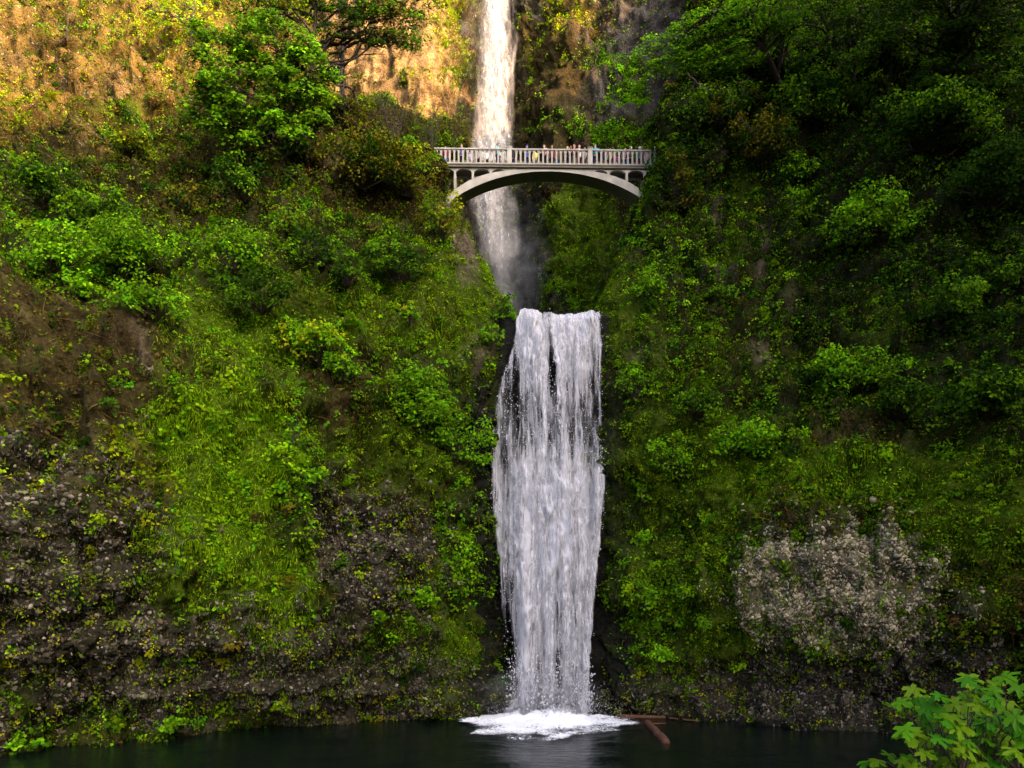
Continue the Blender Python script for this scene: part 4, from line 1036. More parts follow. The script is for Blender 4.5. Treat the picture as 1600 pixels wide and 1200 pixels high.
def skin_mesh(name, pts, edges, rads, mat, levels=1, root=0):
    me = bpy.data.meshes.new(name + '_src'); me.from_pydata([tuple(p) for p in pts], edges, [])
    o = bpy.data.objects.new(name + '_src', me); COL.objects.link(o)
    o.modifiers.new('Skin', 'SKIN')
    if not me.skin_vertices:
        b = bmesh.new(); b.from_mesh(me); b.verts.layers.skin.verify(); b.to_mesh(me); b.free()
    for i, rv in enumerate(rads):
        me.skin_vertices[0].data[i].radius = rv if isinstance(rv, tuple) else (rv, rv)
        me.skin_vertices[0].data[i].use_root = (i == root)
    m = o.modifiers.new('Sub', 'SUBSURF'); m.levels = levels; m.render_levels = levels
    dg = bpy.context.evaluated_depsgraph_get(); dg.update()
    r = bpy.data.meshes.new_from_object(o.evaluated_get(dg)); r.name = name
    r.materials.clear(); r.materials.append(mat)
    for p in r.polygons: p.use_smooth = True
    bpy.data.objects.remove(o); bpy.data.meshes.remove(me)
    return r

def arm_chain(side, pose):
    s = side
    sh = (0.175 * s, 0.0, 1.40)
    if pose == 'lean': el, wr = (0.25 * s, -0.16, 1.17), (0.15 * s, -0.40, 1.12)
    elif pose == 'spread': el, wr = (0.40 * s, -0.14, 1.22), (0.50 * s, -0.38, 1.14)
    elif pose == 'raise': el, wr = (0.24 * s, -0.20, 1.20), (0.07 * s, -0.30, 1.48)
    else: el, wr = (0.24 * s, 0.03, 1.12), (0.25 * s, -0.06, 0.87)
    return sh, el, wr

_body = {}
def body_parts(pose):
    """meshes for one pose: body (skin), shirt, trousers, hair; built once and shared"""
    if pose in _body: return _body[pose]
    P, E, R = [], [], []
    def add(p, r, prev=None):
        P.append(p); R.append(r); i = len(P) - 1
        if prev is not None: E.append((prev, i))
        return i
    pel = add((0, 0.01, 0.94), (.135, .10))
    wa = add((0, 0.015, 1.08), (.120, .09), pel)
    ch = add((0, 0.01, 1.27), (.145, .10), wa)
    sh_ = add((0, 0.01, 1.41), (.105, .075), ch)
    nk = add((0, 0.0, 1.50), .050, sh_)
    jaw = add((0, -0.02, 1.575), (.062, .075), nk)
    hd = add((0, -0.008, 1.655), (.074, .092), jaw)
    add((0, 0.0, 1.72), (.060, .075), hd)
    nose = add((0, -0.112, 1.63), .010, hd)
    for s in (-1, 1):
        add((0.084 * s, 0.005, 1.635), .014, hd)                       # ear
        hp = add((0.085 * s, 0.01, 0.88), .088, pel)
        kn = add((0.095 * s, -0.01, 0.48), .056, hp)
        an = add((0.10 * s, 0.02, 0.09), .038, kn)
        add((0.11 * s, -0.13, 0.035), .034, an)
        a, b, c = arm_chain(s, pose)
        i = add(a, .052, sh_); j = add(b, .040, i); k = add(c, .027, j)
        d = np.array(c) - np.array(b); d = d / np.linalg.norm(d); d[2] -= .25; d /= np.linalg.norm(d)
        sdv = np.cross(d, [0, 0, 1.0]); sdv = sdv / (np.linalg.norm(sdv) + 1e-6) if np.linalg.norm(sdv) > .2 else np.array([0, 1.0, 0])
        pm = add(tuple(np.array(c) + d * .055), (.036, .018), k)
        for q, (off, ln) in enumerate(((-.030, .070), (-.010, .080), (.010, .076), (.030, .060))):
            f1 = add(tuple(np.array(c) + d * .10 + sdv * off), .009, pm)
            f2 = add(tuple(np.array(c) + d * (.10 + ln * .55) + sdv * off * 1.1 + np.array([0, 0, -.008])), .008, f1)
            add(tuple(np.array(c) + d * (.10 + ln) + sdv * off * 1.1 + np.array([0, 0, -.028])), .007, f2)
        t1 = add(tuple(np.array(c) + d * .05 - sdv * s * .045), .010, pm)
        add(tuple(np.array(c) + d * .085 - sdv * s * .06), .008, t1)
    body = (P, E, R)
    # shirt
    P2, E2, R2 = [], [], []
    def add2(p, r, prev=None):
        P2.append(p); R2.append(r); i = len(P2) - 1
        if prev is not None: E2.append((prev, i))
        return i
    a0 = add2((0, 0.01, 0.90), (.165, .125)); a1 = add2((0, .015, 1.08), (.150, .115), a0); a2 = add2((0, .01, 1.27), (.172, .125), a1); a3 = add2((0, .01, 1.41), (.130, .095), a2); add2((0, 0.005, 1.465), (.066, .066), a3)
    for s in (-1, 1):
        a, b, c = arm_chain(s, pose); i = add2(a, .070, a3); j = add2(b, .056, i)
        add2(tuple(np.array(b) * .45 + np.array(c) * .55), .046, j)
    P3, E3, R3 = [], [], []
    def add3(p, r, prev=None):
        P3.append(p); R3.append(r); i = len(P3) - 1
        if prev is not None: E3.append((prev, i))
        return i
    t0 = add3((0, .01, .955), (.150, .115))
    for s in (-1, 1):
        i = add3((.088 * s, .01, .86), .104, t0); j = add3((.096 * s, -.01, .48), .075, i); add3((.10 * s, .02, .10), .062, j)
    _body[pose] = (body, (P2, E2, R2), (P3, E3, R3))
    return _body[pose]

_meshcache = {}
def get_mesh(kind, pose, mat):
    k = (kind, pose, mat.name)
    if k not in _meshcache:
        d = body_parts(pose)[{'body': 0, 'shirt': 1, 'trousers': 2}[kind]]
        _meshcache[k] = skin_mesh(kind, d[0], d[1], d[2], mat, 1)
    return _meshcache[k]

def hair_mesh(mat, long):
    k = ('hair', long, mat.name)
    if k not in _meshcache:
        bm = bmesh.new(); bmesh.ops.create_uvsphere(bm, u_segments=14, v_segments=9, radius=1)
        for v in list(bm.verts):
            v.co = Vector((v.co.x * .092, v.co.y * .108 + .014, v.co.z * .105 + 1.672))
        dead = [v for v in bm.verts if v.co.z < (1.50 if long else 1.62) or (v.co.y < -.045 and v.co.z < 1.70)]
        bmesh.ops.delete(bm, geom=dead, context='VERTS')
        if long:
            for v in bm.verts:
                if v.co.z < 1.66: v.co.z -= (1.66 - v.co.z) * 1.6; v.co.y += .01
        me = bpy.data.meshes.new('hair'); bm.to_mesh(me); bm.free(); me.materials.append(mat)
        _meshcache[k] = me
    return _meshcache[k]

def cap_mesh(mat):
    k = ('cap', mat.name)
    if k not in _meshcache:
        bm = bmesh.new(); bmesh.ops.create_uvsphere(bm, u_segments=14, v_segments=9, radius=1)
        for v in bm.verts: v.co = Vector((v.co.x * .098, v.co.y * .115 + .006, max(v.co.z, -.15) * .105 + 1.69))
        vs_ = [bm.verts.new((.085 * math.sin(a), -.10 - .085 * math.cos(a), 1.682)) for a in np.linspace(-1.4, 1.4, 9)]
        up_ = [bm.verts.new((v.co.x, v.co.y, 1.692)) for v in vs_]
        bm.faces.new(vs_); bm.faces.new(up_[::-1])
        for i in range(9): bm.faces.new((vs_[i], up_[i], up_[(i + 1) % 9], vs_[(i + 1) % 9]))
        me = bpy.data.meshes.new('cap'); bm.to_mesh(me); bm.free(); me.materials.append(mat)
        _meshcache[k] = me
    return _meshcache[k]

C_ = dict(blue=(.05, .09, .38), navy=(.02, .03, .09), cyan=(.10, .55, .55), teal=(.02, .32, .45), pink=(.62, .32, .30), red=(.42, .02, .05), white=(.75, .75, .72), black=(.015, .015, .018),
          grey=(.25, .23, .21), mauve=(.22, .12, .15), magenta=(.55, .08, .40), lav=(.45, .42, .62), denim=(.06, .12, .26), khaki=(.28, .22, .14), yellow=(.5, .45, .05), maroon=(.20, .03, .06), green=(.05, .25, .18), brown=(.10, .05, .03))
HAIR = dict(dark=(.02, .014, .010), brown=(.06, .03, .015), fair=(.35, .22, .10), red=(.20, .06, .02))
# px, setback, height scale, yaw, pose, shirt, trousers, hair, long, cap, skin, label
PEOPLE = [
 (722, .50, 1.00, .3, 'lean', 'blue', 'black', 'red', 1, None, 'light', 'person with reddish hair in a blue jacket leaning on the rail near its left end'),
 (735, .55, .72, -.2, 'down', 'lav', 'white', 'brown', 0, None, 'light', 'child in a lavender top behind the balusters near the left end of the bridge'),
 (761, .60, .82, .4, 'down', 'white', 'black', 'dark', 0, None, 'tan', 'short person in a white top and black trousers left of the person in cyan'),
 (779, .42, 1.03, .7, 'lean', 'cyan', 'navy', 'dark', 0, None, 'tan', 'dark haired person in a cyan top leaning over the rail before the white water'),
 (802, .75, 1.00, -.5, 'down', 'black', 'navy', 'dark', 1, None, 'tan', 'person in black standing just right of the left pillar'),
 (824, .48, .98, .2, 'lean', 'blue', 'denim', None, 0, 'blue', 'light', 'person in blue top and blue cap leaning on rail beside the left pillar'),
 (851, .45, 1.00, -.6, 'lean', 'pink', 'black', 'brown', 0, None, 'light', 'person in a pale pink top leaning on the rail at the middle of the bridge'),
 (874, .70, .97, .2, 'down', 'brown', 'denim', 'dark', 1, None, 'brown', 'person in brown with blue jeans standing back from the rail at mid bridge'),
 (887, .50, .98, .9, 'raise', 'black', 'navy', 'dark', 0, None, 'light', 'person in black holding both hands up to the face at mid bridge'),
 (898, .45, 1.02, -.3, 'lean', 'red', 'khaki', 'fair', 1, None, 'light', 'fair haired person in red bent over the rail left of the right pillar'),
 (906, .58, 1.06, .3, 'lean', 'white', 'maroon', 'brown', 0, None, 'light', 'person in a white shirt beside the person in red'),
 (915, .72, 1.02, -.2, 'down', 'grey', 'grey', 'dark', 0, None, 'tan', 'person in grey standing just left of the right pillar'),
 (931, .40, 1.03, 0, 'spread', 'teal', 'navy', 'brown', 0, None, 'light', 'person in bright blue shirt with arms spread wide on the rail'),
 (946, .65, .80, .5, 'down', 'navy', 'khaki', 'dark', 0, None, 'tan', 'small person in navy behind the balusters right of the person in bright blue'),
 (963, .50, .66, -.2, 'down', 'magenta', 'white', 'dark', 1, None, 'tan', 'child in a magenta top looking through the balusters at the right'),
 (978, .62, .97, .3, 'down', 'mauve', 'denim', 'brown', 1, None, 'light', 'person in mauve standing right of the child in magenta'),
 (987, .50, .97, -.5, 'lean', 'brown', 'black', None, 0, 'white', 'light', 'person in brown with a white cap leaning on the rail toward the right end'),
 (1001, .60, 1.00, .4, 'raise', 'green', 'maroon', None, 0, 'white', 'light', 'person in green with a white cap and raised hands near the right end'),
 (697, .60, .96, .2, 'down', 'maroon', 'denim', 'dark', 1, None, 'tan', 'person in maroon at the far left end of the bridge behind twigs'),
 (748, .78, 1.02, -.3, 'down', 'grey', 'black', 'dark', 0, None, 'light', 'person in grey standing between two children left of the cyan top'),
 (838, .80, .95, .3, 'down', 'yellow', 'khaki', 'brown', 1, None, 'light', 'person in dull yellow set back right of the blue cap'),
 (863, .52, 1.01, .5, 'down', 'maroon', 'black', 'dark', 1, None, 'tan', 'person in maroon top beside the pale pink top at mid bridge'),
 (955, .74, 1.00, -.4, 'down', 'khaki', 'brown', 'brown', 0, None, 'tan', 'person in khaki standing behind the child in magenta'),
 (1013, .70, .98, .2, 'down', 'pink', 'denim', 'dark', 1, None, 'light', 'person in pink top between two white caps at the right end'),
 (1026, .55, 1.02, .1, 'lean', 'grey', 'navy', None, 0, 'white', 'light', 'person in a grey top and white cap half hidden by leaves at the right end'),
]
cs, sn = math.cos(math.radians(.9)), math.sin(math.radians(.9))
for px, sb, h, yaw, pose, shirt, tr, hair, lg, cap, skn, lab in PEOPLE:
    lx = bx_(px); d = sb
    lx *= (48 + sb) / 48
    loc = ctr + np.array([lx * cs - d * sn, lx * sn + d * cs, 0.004])
    o = empty('person', loc, yaw + math.radians(.9)); o.scale = (h, h, h)
    tag(o, lab, 'person', 'people on the footbridge')
    obj('body', get_mesh('body', pose, flat('skin_' + skn, SKIN[skn], .6)), o)
    obj('shirt', get_mesh('shirt', pose, flat('cloth_' + shirt, C_[shirt])), o)
    obj('trousers', get_mesh('trousers', 'x' if False else pose, flat('cloth_' + tr, C_[tr])), o)
    if hair: obj('hair', hair_mesh(flat('hair_' + hair, HAIR[hair], .5), lg), o)
    if cap: obj('cap', cap_mesh(flat('cloth_' + cap, C_[cap])), o)

# ------------------------------------------------------------------ waterfalls
M_FALL_A = mat_water_sheet('fall_back_sheet', 1.6, .09, 6.0, .5, .14)
M_FALL_B = mat_water_sheet('fall_front_sheet', 2.8, .16, 11.0, 1.5, .10)
M_MISTY = mat_water_sheet('fall_misty_sheet', .9, .10, 3.0, .30, .36, (0.66, 0.63, 0.60), .36)

def fall_sheet(rows, nu, nv, dens, bulge=0.35, rough=0.18, seed=0, dy=0.0, lip=6.0):
    """rows: (py, xleft, xright, Y) from the lip down -> vertices, uv, density"""
    R = np.array(rows, float)
    t = np.linspace(R[0, 0], R[-1, 0], nv)
    L = np.interp(t, R[:, 0], R[:, 1]); Rr = np.interp(t, R[:, 0], R[:, 2]); Yd = np.interp(t, R[:, 0], R[:, 3])
    ker = np.ones(9) / 9
    for a in (L, Rr, Yd): a[:] = np.convolve(np.pad(a, 4, mode='edge'), ker, 'valid')
    u = np.linspace(0, 1, nu)
    px = L[None] * (1 - u[:, None]) + Rr[None] * u[:, None]
    py = np.broadcast_to(t[None], px.shape)
    Y = Yd[None] - bulge * np.sin(np.pi * u)[:, None] + dy
    py = py + lip * (1 - sstep(0, 60, t - t[0]))[None] * fbm(np.stack([px * .035, px * 0, px * 0 + 3.3], -1), 3, 4)
    P = np.stack([(px - CXP) / F * Y, Y, HC + (YH - py) / F * Y], -1)
    n1 = fbm(np.stack([P[..., 0] * 1.6, P[..., 2] * .22, P[..., 0] * 0 + seed], -1), 4, seed) ; n2 = fbm(P * np.array([2.6, 1, 1.1]), 3, seed + 9)
    P[..., 1] -= rough * (1.3 * n1 + n2); P[..., 0] += rough * .35 * n2
    S = np.concatenate([[0], np.cumsum(np.linalg.norm(np.diff(P[nu // 2], axis=0), axis=1))])
    uv = np.stack([P[..., 0] + seed * 3.7, np.broadcast_to(S[None], px.shape) + seed * 1.3], -1)
    D = dens(np.broadcast_to(u[:, None], px.shape), px, py, P)
    idx = np.arange(nu * nv).reshape(nu, nv)
    q = np.stack([idx[:-1, :-1], idx[1:, :-1], idx[1:, 1:], idx[:-1, 1:]], -1).reshape(-1, 4)
    return P, q, uv, D

def flakes(P, D, n, r, lo, hi, asp, jit):
    """small torn shreds of white water, denser where the sheet is dense"""
    w_ = np.clip(D[:-1, :-1] - .05, 0, 1).ravel(); a = np.linalg.norm(np.cross(P[1:, :-1] - P[:-1, :-1], P[:-1, 1:] - P[:-1, :-1]), axis=-1).ravel()
    p_ = w_ * a; p_ /= p_.sum()
    k = r.choice(len(p_), n, p=p_); i, j = np.unravel_index(k, (P.shape[0] - 1, P.shape[1] - 1))
    a1 = r.uniform(size=(n, 1)); b1 = r.uniform(size=(n, 1))
    c = P[i, j] * (1 - a1) * (1 - b1) + P[i + 1, j] * a1 * (1 - b1) + P[i, j + 1] * (1 - a1) * b1 + P[i + 1, j + 1] * a1 * b1
    c = c + r.normal(size=(n, 3)) * np.array([jit * .25, jit, jit * .5]) - np.array([0, abs(jit) * .8, 0])
    keep = fbm(np.stack([c[:, 0] * 3.0, c[:, 1] * 1.0, c[:, 2] * .7], -1), 3, 9) + r.uniform(-.6, .6, n) > -.25
    c = c[keep]; n = len(c)
    L = r.uniform(lo, hi, n)[:, None]; wd = L * r.uniform(.6, 1.3, (n, 1)) / asp
    d = unit(np.array([0, 0, -1.0]) + .18 * r.normal(size=(n, 3))); s = unit(np.cross(d, np.array([0, 1.0, 0]) + .5 * r.normal(size=(n, 3))))
    nrm = np.cross(d, s)
    V = np.stack([c - d * L, c + s * wd + nrm * wd * .5, c + d * L, c - s * wd + nrm * wd * .5], 1).reshape(-1, 3)
    return V, np.arange(n * 4).reshape(n, 4)

def build_fall(name, label, layers, shreds):
    V, Q, U, D, MI, mats, n = [], [], [], [], [], [], 0
    for (P, q, uv, d), m in layers:
        if m not in mats: mats.append(m)
        V.append(P.reshape(-1, 3)); Q.append(q + n); U.append(uv.reshape(-1, 2)); D.append(d.ravel()); MI.append(np.full(len(q), mats.index(m))); n += P.shape[0] * P.shape[1]
    mats.append(M_FOAM)
    for v, q in shreds:
        V.append(v); Q.append(q + n); U.append(np.zeros((len(v), 2))); D.append(np.ones(len(v))); MI.append(np.full(len(q), len(mats) - 1)); n += len(v)
    me = np_mesh(name, np.concatenate(V), quads=np.concatenate(Q), mats=mats, smooth=True, uv=np.concatenate(U), attrs={'dens': np.concatenate(D)}, matidx=np.concatenate(MI))
    o = obj(name, me); tag(o, label, 'waterfall', kind='structure')
    return o

LOW = [(488, 812, 942, 41.6), (494, 806, 942, 40.9), (505, 803, 943, 40.4), (540, 797, 944, 39.8), (560, 790, 945, 39.5), (600, 776, 946, 39.1), (650, 766, 947, 38.6), (700, 759, 949, 38.0), (740, 759, 953, 37.7), (800, 763, 948, 37.4),
       (870, 774, 940, 37.1), (950, 778, 932, 36.8), (1040, 784, 926, 36.6), (1100, 788, 922, 36.4), (1122, 790, 920, 36.3)]
def dens_low(u, px, py, P):
    edge = sstep(0, .05, u) * sstep(0, .05, 1 - u)
    d = np.full(u.shape, 1.0) + .06 * fbm(np.stack([px * .055, py * .004, px * 0], -1), 3, 55)
    d -= .24 * np.exp(-((px - 862 - (py - 560) * .05) / 5) ** 2 - ((py - 572) / 38) ** 2)       # dark slot below the lip
    d -= .20 * np.exp(-((px - 800) / 12) ** 2 - ((py - 600) / 70) ** 2)
    d -= .05 * np.exp(-((py - 655) / 75) ** 2)                                      # broken, darker band
    d -= .08 * np.exp(-((px - 915) / 22) ** 2 - ((py - 620) / 90) ** 2)
    d += .16 * np.exp(-((py - 840) / 160) ** 2) * np.exp(-((px - 865) / 50) ** 2)
    d += .10 * np.exp(-((px - 937 + (py - 740) * .06) / 9) ** 2) * sstep(700, 745, py)       # right jet
    d += .12 * np.exp(-((px - 818) / 12) ** 2) * sstep(690, 740, py)
    d += .09 * (1 - sstep(520, 720, py))
    left = sstep(812, 790, px) * sstep(640, 720, py)
    d -= left * (.05 + .20 * sstep(880, 1050, py))
    d -= .28 * sstep(905, 925, px) * sstep(1000, 1090, py) * 0
    return d * (0.55 + 0.45 * edge)
def dens_low2(u, px, py, P): return dens_low(u, px, py, P) - .10
r_ = np.random.default_rng(77)
la = fall_sheet(LOW, 110, 300, dens_low, .55, .16, 3, .0); lb = fall_sheet(LOW, 110, 300, dens_low2, .7, .22, 8, -.35); lc = fall_sheet(LOW, 90, 260, dens_low2, .8, .28, 13, -.65)
strand = [flakes(la[0], np.clip(la[3] - .62, 0, 1) * 2.2, 5000, r_, .02, .06, 2.2, .08), flakes(lc[0], np.clip(lc[3] - .6, 0, 1) * 2, 3500, r_, .012, .04, 1.5, .12),
          flakes(lc[0], (lc[3] > .4) * sstep(1000, 1115, PX(lc[0])[1]), 2500, r_, .02, .07, 1.3, .45)]
build_fall('waterfall', 'lower waterfall, a broad white curtain dropping into the pool', [(la, M_FALL_A), (lb, M_FALL_B), (lc, M_FALL_B)], strand)

UP = [(-420, 735, 815, 82), (-200, 732, 816, 80.5), (-60, 730, 822, 79), (0, 726, 826, 78.2), (60, 716, 830, 77), (120, 708, 830, 75.5), (180, 702, 830, 74), (230, 698, 830, 72.5), (280, 700, 834, 71.4), (320, 708, 836, 70.6), (360, 722, 840, 69.8), (400, 732, 850, 69), (440, 742, 858, 68.2), (490, 750, 866, 67.4), (560, 750, 870, 66.8)]
def core(py): return np.interp(py, [-400, 0, 60, 120, 180, 240, 300, 350, 400, 440, 500], [772, 774, 775, 774, 772, 768, 762, 768, 778, 782, 790])
def dens_up(u, px, py, P):
    c = core(py); wd = np.interp(py, [0, 120, 230, 300, 350, 400, 440, 500], [22, 26, 32, 34, 27, 17, 13, 20])
    g = np.exp(-((px - c) / wd) ** 2)
    a = np.interp(py, [0, 250, 300, 400, 425, 470], [1.0, 1.0, .95, .88, .5, .42])
    d = .42 + (.60 * np.exp(-((px - c) / (wd * 1.25)) ** 2) + .18 * g) * a
    d += .20 * np.exp(-((px - (811 - np.maximum(0, py - 45) * .02)) / 6) ** 2) * (1 - sstep(20, 90, py)) + .16 * np.exp(-((px - (812 - (py - 45) * .2)) / 4) ** 2) * (py > 40) * (py < 120)
    d += .2 * np.exp(-((px - 806) / 12) ** 2) * sstep(300, 320, py) * (py < 400)
    d += .26 * np.exp(-((px - 808) / 30) ** 2) * sstep(330, 420, py)
    e = sstep(0, .25, u) * sstep(0, .25, 1 - u)
    return d * (.25 + .75 * e)
def dens_up2(u, px, py, P): return dens_up(u, px, py, P) - .06
ua = fall_sheet(UP, 90, 320, dens_up, .6, .25, 21, -.6); ub = fall_sheet(UP, 90, 320, dens_up2, .9, .35, 26, -1.3); uc = fall_sheet(UP, 90, 320, dens_up2, 1.0, .4, 33, -2.1)
ush = [flakes(ub[0], np.clip(ub[3] - .80, 0, 1), 2500, r_, .06, .25, 5, .3)]
build_fall('waterfall', 'tall upper waterfall behind the bridge, lit warm by the sun at its top', [(ua, M_MISTY), (ub, M_MISTY), (uc, M_MISTY)], ush)

# foam where the lower fall lands
def mat_foam():
    m, nt, N, L = new_mat('pool_foam')
    out = N.new('ShaderNodeOutputMaterial'); a = N.new('ShaderNodeAttribute'); a.attribute_name = 'dens'; tc = N.new('ShaderNodeTexCoord')
    n = N.new('ShaderNodeTexNoise'); n.inputs['Scale'].default_value = 6.0; n.inputs['Detail'].default_value = 8; n.inputs['Roughness'].default_value = .6; n.inputs['Distortion'].default_value = 1.2
    L.new(tc.outputs['Object'], n.inputs['Vector'])
    s = N.new('ShaderNodeMath'); s.operation = 'ADD'; L.new(n.outputs['Fac'], s.inputs[0]); L.new(a.outputs['Fac'], s.inputs[1])
    r = N.new('ShaderNodeMapRange'); r.interpolation_type = 'SMOOTHSTEP'; r.inputs[1].default_value = .86; r.inputs[2].default_value = 1.16
    L.new(s.outputs[0], r.inputs[0])
    d = N.new('ShaderNodeBsdfDiffuse'); d.inputs[0].default_value = (.88, .9, .93, 1); t = N.new('ShaderNodeBsdfTransparent'); x = N.new('ShaderNodeMixShader')
    L.new(r.outputs[0], x.inputs[0]); L.new(t.outputs[0], x.inputs[1]); L.new(d.outputs[0], x.inputs[2]); L.new(x.outputs[0], out.inputs[0])
    return m
def foam():
    nr, na = 60, 120
    c = np.array([1.5, 33.2]); V, D = [], []
    for i in range(nr):
        for k in range(na):
            q = i / (nr - 1); a = k / na * 2 * math.pi
            rad_ = 4.7 * (1 + .13 * math.sin(3 * a + 1) + .08 * math.sin(7 * a) + .05 * math.sin(13 * a + 2)); x = c[0] + math.cos(a) * q * rad_; y = c[1] + math.sin(a) * q * rad_
            V.append((x, y, 0)); D.append(q)
    V = np.array(V); D = np.array(D)
    core_ = np.exp(-(((V[:, 0] - 1.75) / 2.6) ** 2 + ((V[:, 1] - 34.9) / 2.5) ** 2))
    dens = .35 + .58 * core_ + .26 * (1 - D) + .12 * np.exp(-((D - .80) / .15) ** 2) - sstep(.70, 1.0, D) * .35 + .12 * fbm(V * .9, 3, 882)
    V[:, 2] = .055 + .10 * np.abs(fbm(V * 1.1, 4, 880)) * (1 - D * .5) + .30 * core_ * (1 + .8 * fbm(V * 1.5, 3, 881)) + .04 * np.sin(D * 22)* (1-D)
    idx = np.arange(nr * na).reshape(nr, na)
    q = np.stack([idx[:-1], np.roll(idx[:-1], -1, 1), np.roll(idx[1:], -1, 1), idx[1:]], -1).reshape(-1, 4)
    o = obj('foam', np_mesh('foam', V, quads=q, mats=[mat_foam()], smooth=True, attrs={'dens': dens}))
    tag(o, 'ring of white foam on the dark pool where the lower fall lands', 'foam', kind='stuff')
    # splash droplets
    n = 5200; a = r_.uniform(0, 6.28, n); q = r_.normal(size=n)
    P = np.stack([1.75 + r_.normal(size=n) * 1.7, 36.1 + r_.normal(size=n) * .55 - .3, .06 + np.abs(r_.normal(size=n)) ** 1.4 * .45], -1)
    sz = r_.uniform(.012, .05, n)
    Vv = np.stack([P + sz[:, None] * unit(r_.normal(size=(n, 3))) for _ in range(4)], 1).reshape(-1, 3)
    ix = np.arange(n)[:, None] * 4
    T = np.concatenate([ix + np.array([[0, 1, 2]]), ix + np.array([[0, 2, 3]]), ix + np.array([[0, 3, 1]]), ix + np.array([[1, 3, 2]])])
    o = obj('spray', np_mesh('spray', Vv, tris=T, mats=[M_FOAM])); tag(o, 'white spray leaping up around the foot of the lower fall', 'spray', kind='stuff')
foam()

def mist(name, c, s, dens, label):
    bm = bmesh.new(); bmesh.ops.create_uvsphere(bm, u_segments=24, v_segments=14, radius=1)
    for v in bm.verts: v.co = Vector((v.co.x * s[0], v.co.y * s[1], v.co.z * s[2]))
    me = bpy.data.meshes.new(name); bm.to_mesh(me); bm.free()
    m, nt, N, L = new_mat(name)
    out = N.new('ShaderNodeOutputMaterial'); p = N.new('ShaderNodeVolumePrincipled'); p.inputs['Color'].default_value = (.95, .96, 1, 1); p.inputs['Anisotropy'].default_value = .2
    tc = N.new('ShaderNodeTexCoord'); ln = N.new('ShaderNodeVectorMath'); ln.operation = 'LENGTH'
    mp = N.new('ShaderNodeMapping'); mp.inputs['Scale'].default_value = (1 / s[0], 1 / s[1], 1 / s[2]); L.new(tc.outputs['Object'], mp.inputs[0]); L.new(mp.outputs[0], ln.inputs[0])
    n = N.new('ShaderNodeTexNoise'); n.inputs['Scale'].default_value = .9; n.inputs['Detail'].default_value = 3; L.new(tc.outputs['Object'], n.inputs['Vector'])
    r = N.new('ShaderNodeMapRange'); r.interpolation_type = 'SMOOTHSTEP'; r.inputs[1].default_value = 1.0; r.inputs[2].default_value = .15; r.inputs[3].default_value = 0; r.inputs[4].default_value = dens
    L.new(ln.outputs['Value'], r.inputs[0])
    r2 = N.new('ShaderNodeMapRange'); r2.inputs[1].default_value = .35; r2.inputs[2].default_value = .7; r2.inputs[4].default_value = 1.6; L.new(n.outputs['Fac'], r2.inputs[0])
    mu = N.new('ShaderNodeMath'); mu.operation = 'MULTIPLY'; L.new(r.outputs[0], mu.inputs[0]); L.new(r2.outputs[0], mu.inputs[1]); L.new(mu.outputs[0], p.inputs['Density']); L.new(p.outputs[0], out.inputs['Volume'])
    me.materials.append(m); o = obj(name, me, None, c); tag(o, label, 'mist', kind='stuff')
mist('mist', (1.2, 35.6, .9), (4.2, 2.2, 2.2), .36, 'thin cold mist hanging around the foot of the lower fall')
mist('mist', W(790, 430, 65.5), (5.5, 2.6, 7.0), .10, 'thin mist drifting at the foot of the upper fall')

# ------------------------------------------------------------------ driftwood
def log(name, a, b, r0, r1, label, seed):
    r = np.random.default_rng(seed)
    a, b = np.array(a, float), np.array(b, float); c = (a + b) / 2
    p = wander(a - c, b - c, 14, .015, 0, r)
    V, f, t = tube(p, np.linspace(r0, r1, 14) * (1 + .08 * r.normal(size=14)), 12)
    V = V + .12 * r0 * fbm(V * 6, 3, seed)[:, None] * unit(V)
    o = obj(name, np_mesh(name, V, f, t, None, [M_LOG], False), None, c); tag(o, label, 'log')
    return o
def wp(px, py, z=0.05):
    Y = (HC - z) * F / (py - YH); return np.array([(px - CXP) / F * Y, Y, z])
log('drift_log', wp(966, 1119.5, .10), wp(1040, 1121, .08), .12, .07, 'long reddish drift log lying along the far waterline right of the foam', 1)
log('drift_log', wp(1012, 1130, .08), wp(1041, 1160, .05), .17, .17, 'short thick reddish log pointing toward the viewer on the dark pool', 2)
log('stick', wp(1018, 1131, .06), wp(1040, 1130, .06), .04, .03, 'thin short stick branching from the end of the thick log', 3)
log('stick', wp(1045, 1122, .08), wp(1092, 1127, .05), .045, .03, 'thin dark stick floating right of the long drift log', 4)

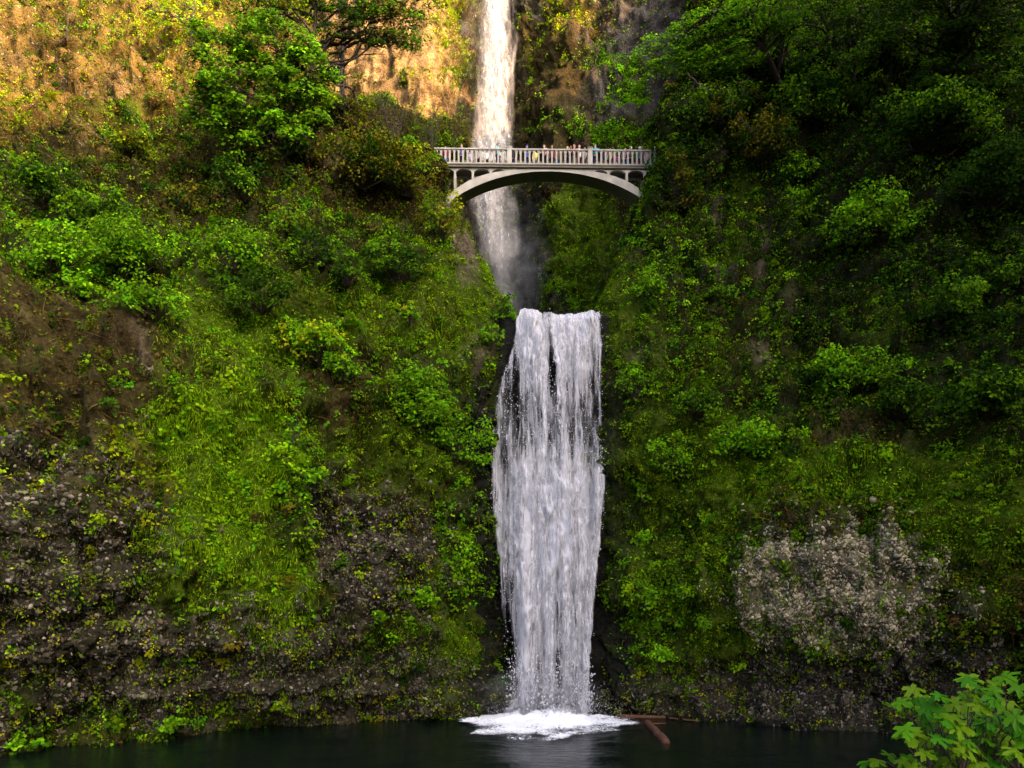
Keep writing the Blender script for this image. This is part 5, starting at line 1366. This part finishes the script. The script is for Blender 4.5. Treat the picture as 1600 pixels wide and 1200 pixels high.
# ------------------------------------------------------------------ maple sprig in the near right corner
def maple_leaf(r, size):
    """five lobed leaf: outline with teeth, folded along the lobes; returns verts (leaf plane xy, stalk at origin, tip +y)"""
    half = [(0.0, 0.0), (.12, -.07), (.30, -.16), (.36, -.08), (.50, -.06), (.44, .06), (.36, .10), (.27, .16), (.42, .22), (.60, .30), (.72, .42), (.62, .45), (.56, .56), (.42, .50), (.30, .42), (.20, .40), (.22, .55), (.30, .64), (.20, .72), (.16, .86), (.06, .88), (0.0, 1.0)]
    mid = [(0, 0.0), (0, .1), (0, .2), (0, .3), (0, .4), (0, .6), (0, .8), (0, 1.0)]
    V, T = [], []
    for s in (-1, 1):
        o = len(V)
        pts = [(x * s, y) for x, y in half]
        V.append((0, .30)); V += pts
        for i in range(len(pts) - 1):
            T.append((o, o + 1 + i, o + 2 + i) if s > 0 else (o, o + 2 + i, o + 1 + i))
    V = np.array(V) * (1 + .04 * r.normal(size=(len(V), 2)))
    x, y = V[:, 0], V[:, 1]
    rr = np.sqrt(x ** 2 + (y - .3) ** 2); th = np.arctan2(x, y - .3)
    z = -.45 * rr ** 2 * r.uniform(.5, 1.4) + .06 * np.cos(th * 5) * rr + .10 * np.abs(x) * r.uniform(-.5, 1.5) + .02 * r.normal(size=len(x))
    return np.stack([x, y, z], -1) * size, np.array(T)
def sprig():
    r = np.random.default_rng(55)
    base = np.array([4.3, 5.6, 3.0])
    o = empty('maple_sapling', base); tag(o, 'bright green young maple with large lobed leaves in the near bottom right corner', 'maple')
    A = Acc(); ST = Acc()
    spots = [(1430, 1080), (1418, 1098), (1440, 1112), (1470, 1088), (1490, 1100), (1510, 1085), (1515, 1062), (1530, 1075), (1555, 1100), (1550, 1080), (1573, 1058), (1597, 1075), (1415, 1142), (1450, 1135), (1440, 1160), (1392, 1182), (1368, 1190), (1425, 1185),
             (1480, 1125), (1500, 1135), (1520, 1120), (1540, 1135), (1490, 1150), (1515, 1160), (1470, 1170), (1500, 1185), (1540, 1165), (1560, 1145), (1585, 1140), (1600, 1130), (1560, 1180), (1590, 1175), (1525, 1195), (1460, 1200), (1580, 1205), (1610, 1160), (1620, 1100), (1640, 1130), (1490, 1215), (1550, 1215), (1430, 1215), (1455, 1105), (1505, 1105), (1530, 1100), (1475, 1145), (1570, 1165), (1400, 1215), (1620, 1200), (1436, 1095), (1462, 1115), (1486, 1118), (1512, 1142), (1534, 1118), (1556, 1122), (1578, 1098), (1545, 1150), (1505, 1168), (1480, 1190), (1528, 1180), (1575, 1190), (1448, 1178), (1602, 1148), (1590, 1115)]
    hubs = [W(1445, 1230, 5.7), W(1500, 1225, 5.6), W(1550, 1225, 5.8), W(1600, 1220, 5.6)]
    for h in hubs:
        p = wander(np.zeros(3), h - base, 10, .06, 0, r); V, f, t = tube(p, np.linspace(.022, .012, 10), 6); ST.add(V, f, t)
    spots = spots + [(px + 14 * r.normal(), py + 12 * abs(r.normal())) for px, py in spots]
    for px, py in spots:
        Y = 5.7 + r.uniform(-.5, .6)
        c = W(px, py, Y) - base
        h = hubs[int(np.argmin([abs(q[0] - (c + base)[0]) for q in hubs]))] - base
        size = r.uniform(.12, .195)
        V, T = maple_leaf(r, size)
        # leaf frame: normal up and toward the viewer, tip drooping outward
        nrm = unit(np.array([r.normal() * .35, -.55 + .3 * r.normal(), .85])); tip = np.array([r.normal() * .8, -.5 + .4 * r.normal(), -.75])
        tip = unit(tip - tip.dot(nrm) * nrm); sd = np.cross(tip, nrm)
        q = V[:, :1] * sd + V[:, 1:2] * tip + V[:, 2:] * nrm
        st = c - tip * size * .35
        A.add(q + st, None, T, np.array([(0.075, 0.225, 0.002), (0.125, 0.24, 0.002), (0.040, 0.18, 0.002)][r.integers(0, 3)]) * r.uniform(.8, 1.15))
        p = wander(h, st, 9, .07, .05, r); V, f, t = tube(p, np.linspace(.008, .0025, 9), 5); ST.add(V, f, t)
    obj('foliage', A.mesh('foliage', M_MAPLE), o)
    obj('stem', ST.mesh('stem', M_BARK), o)
sprig()
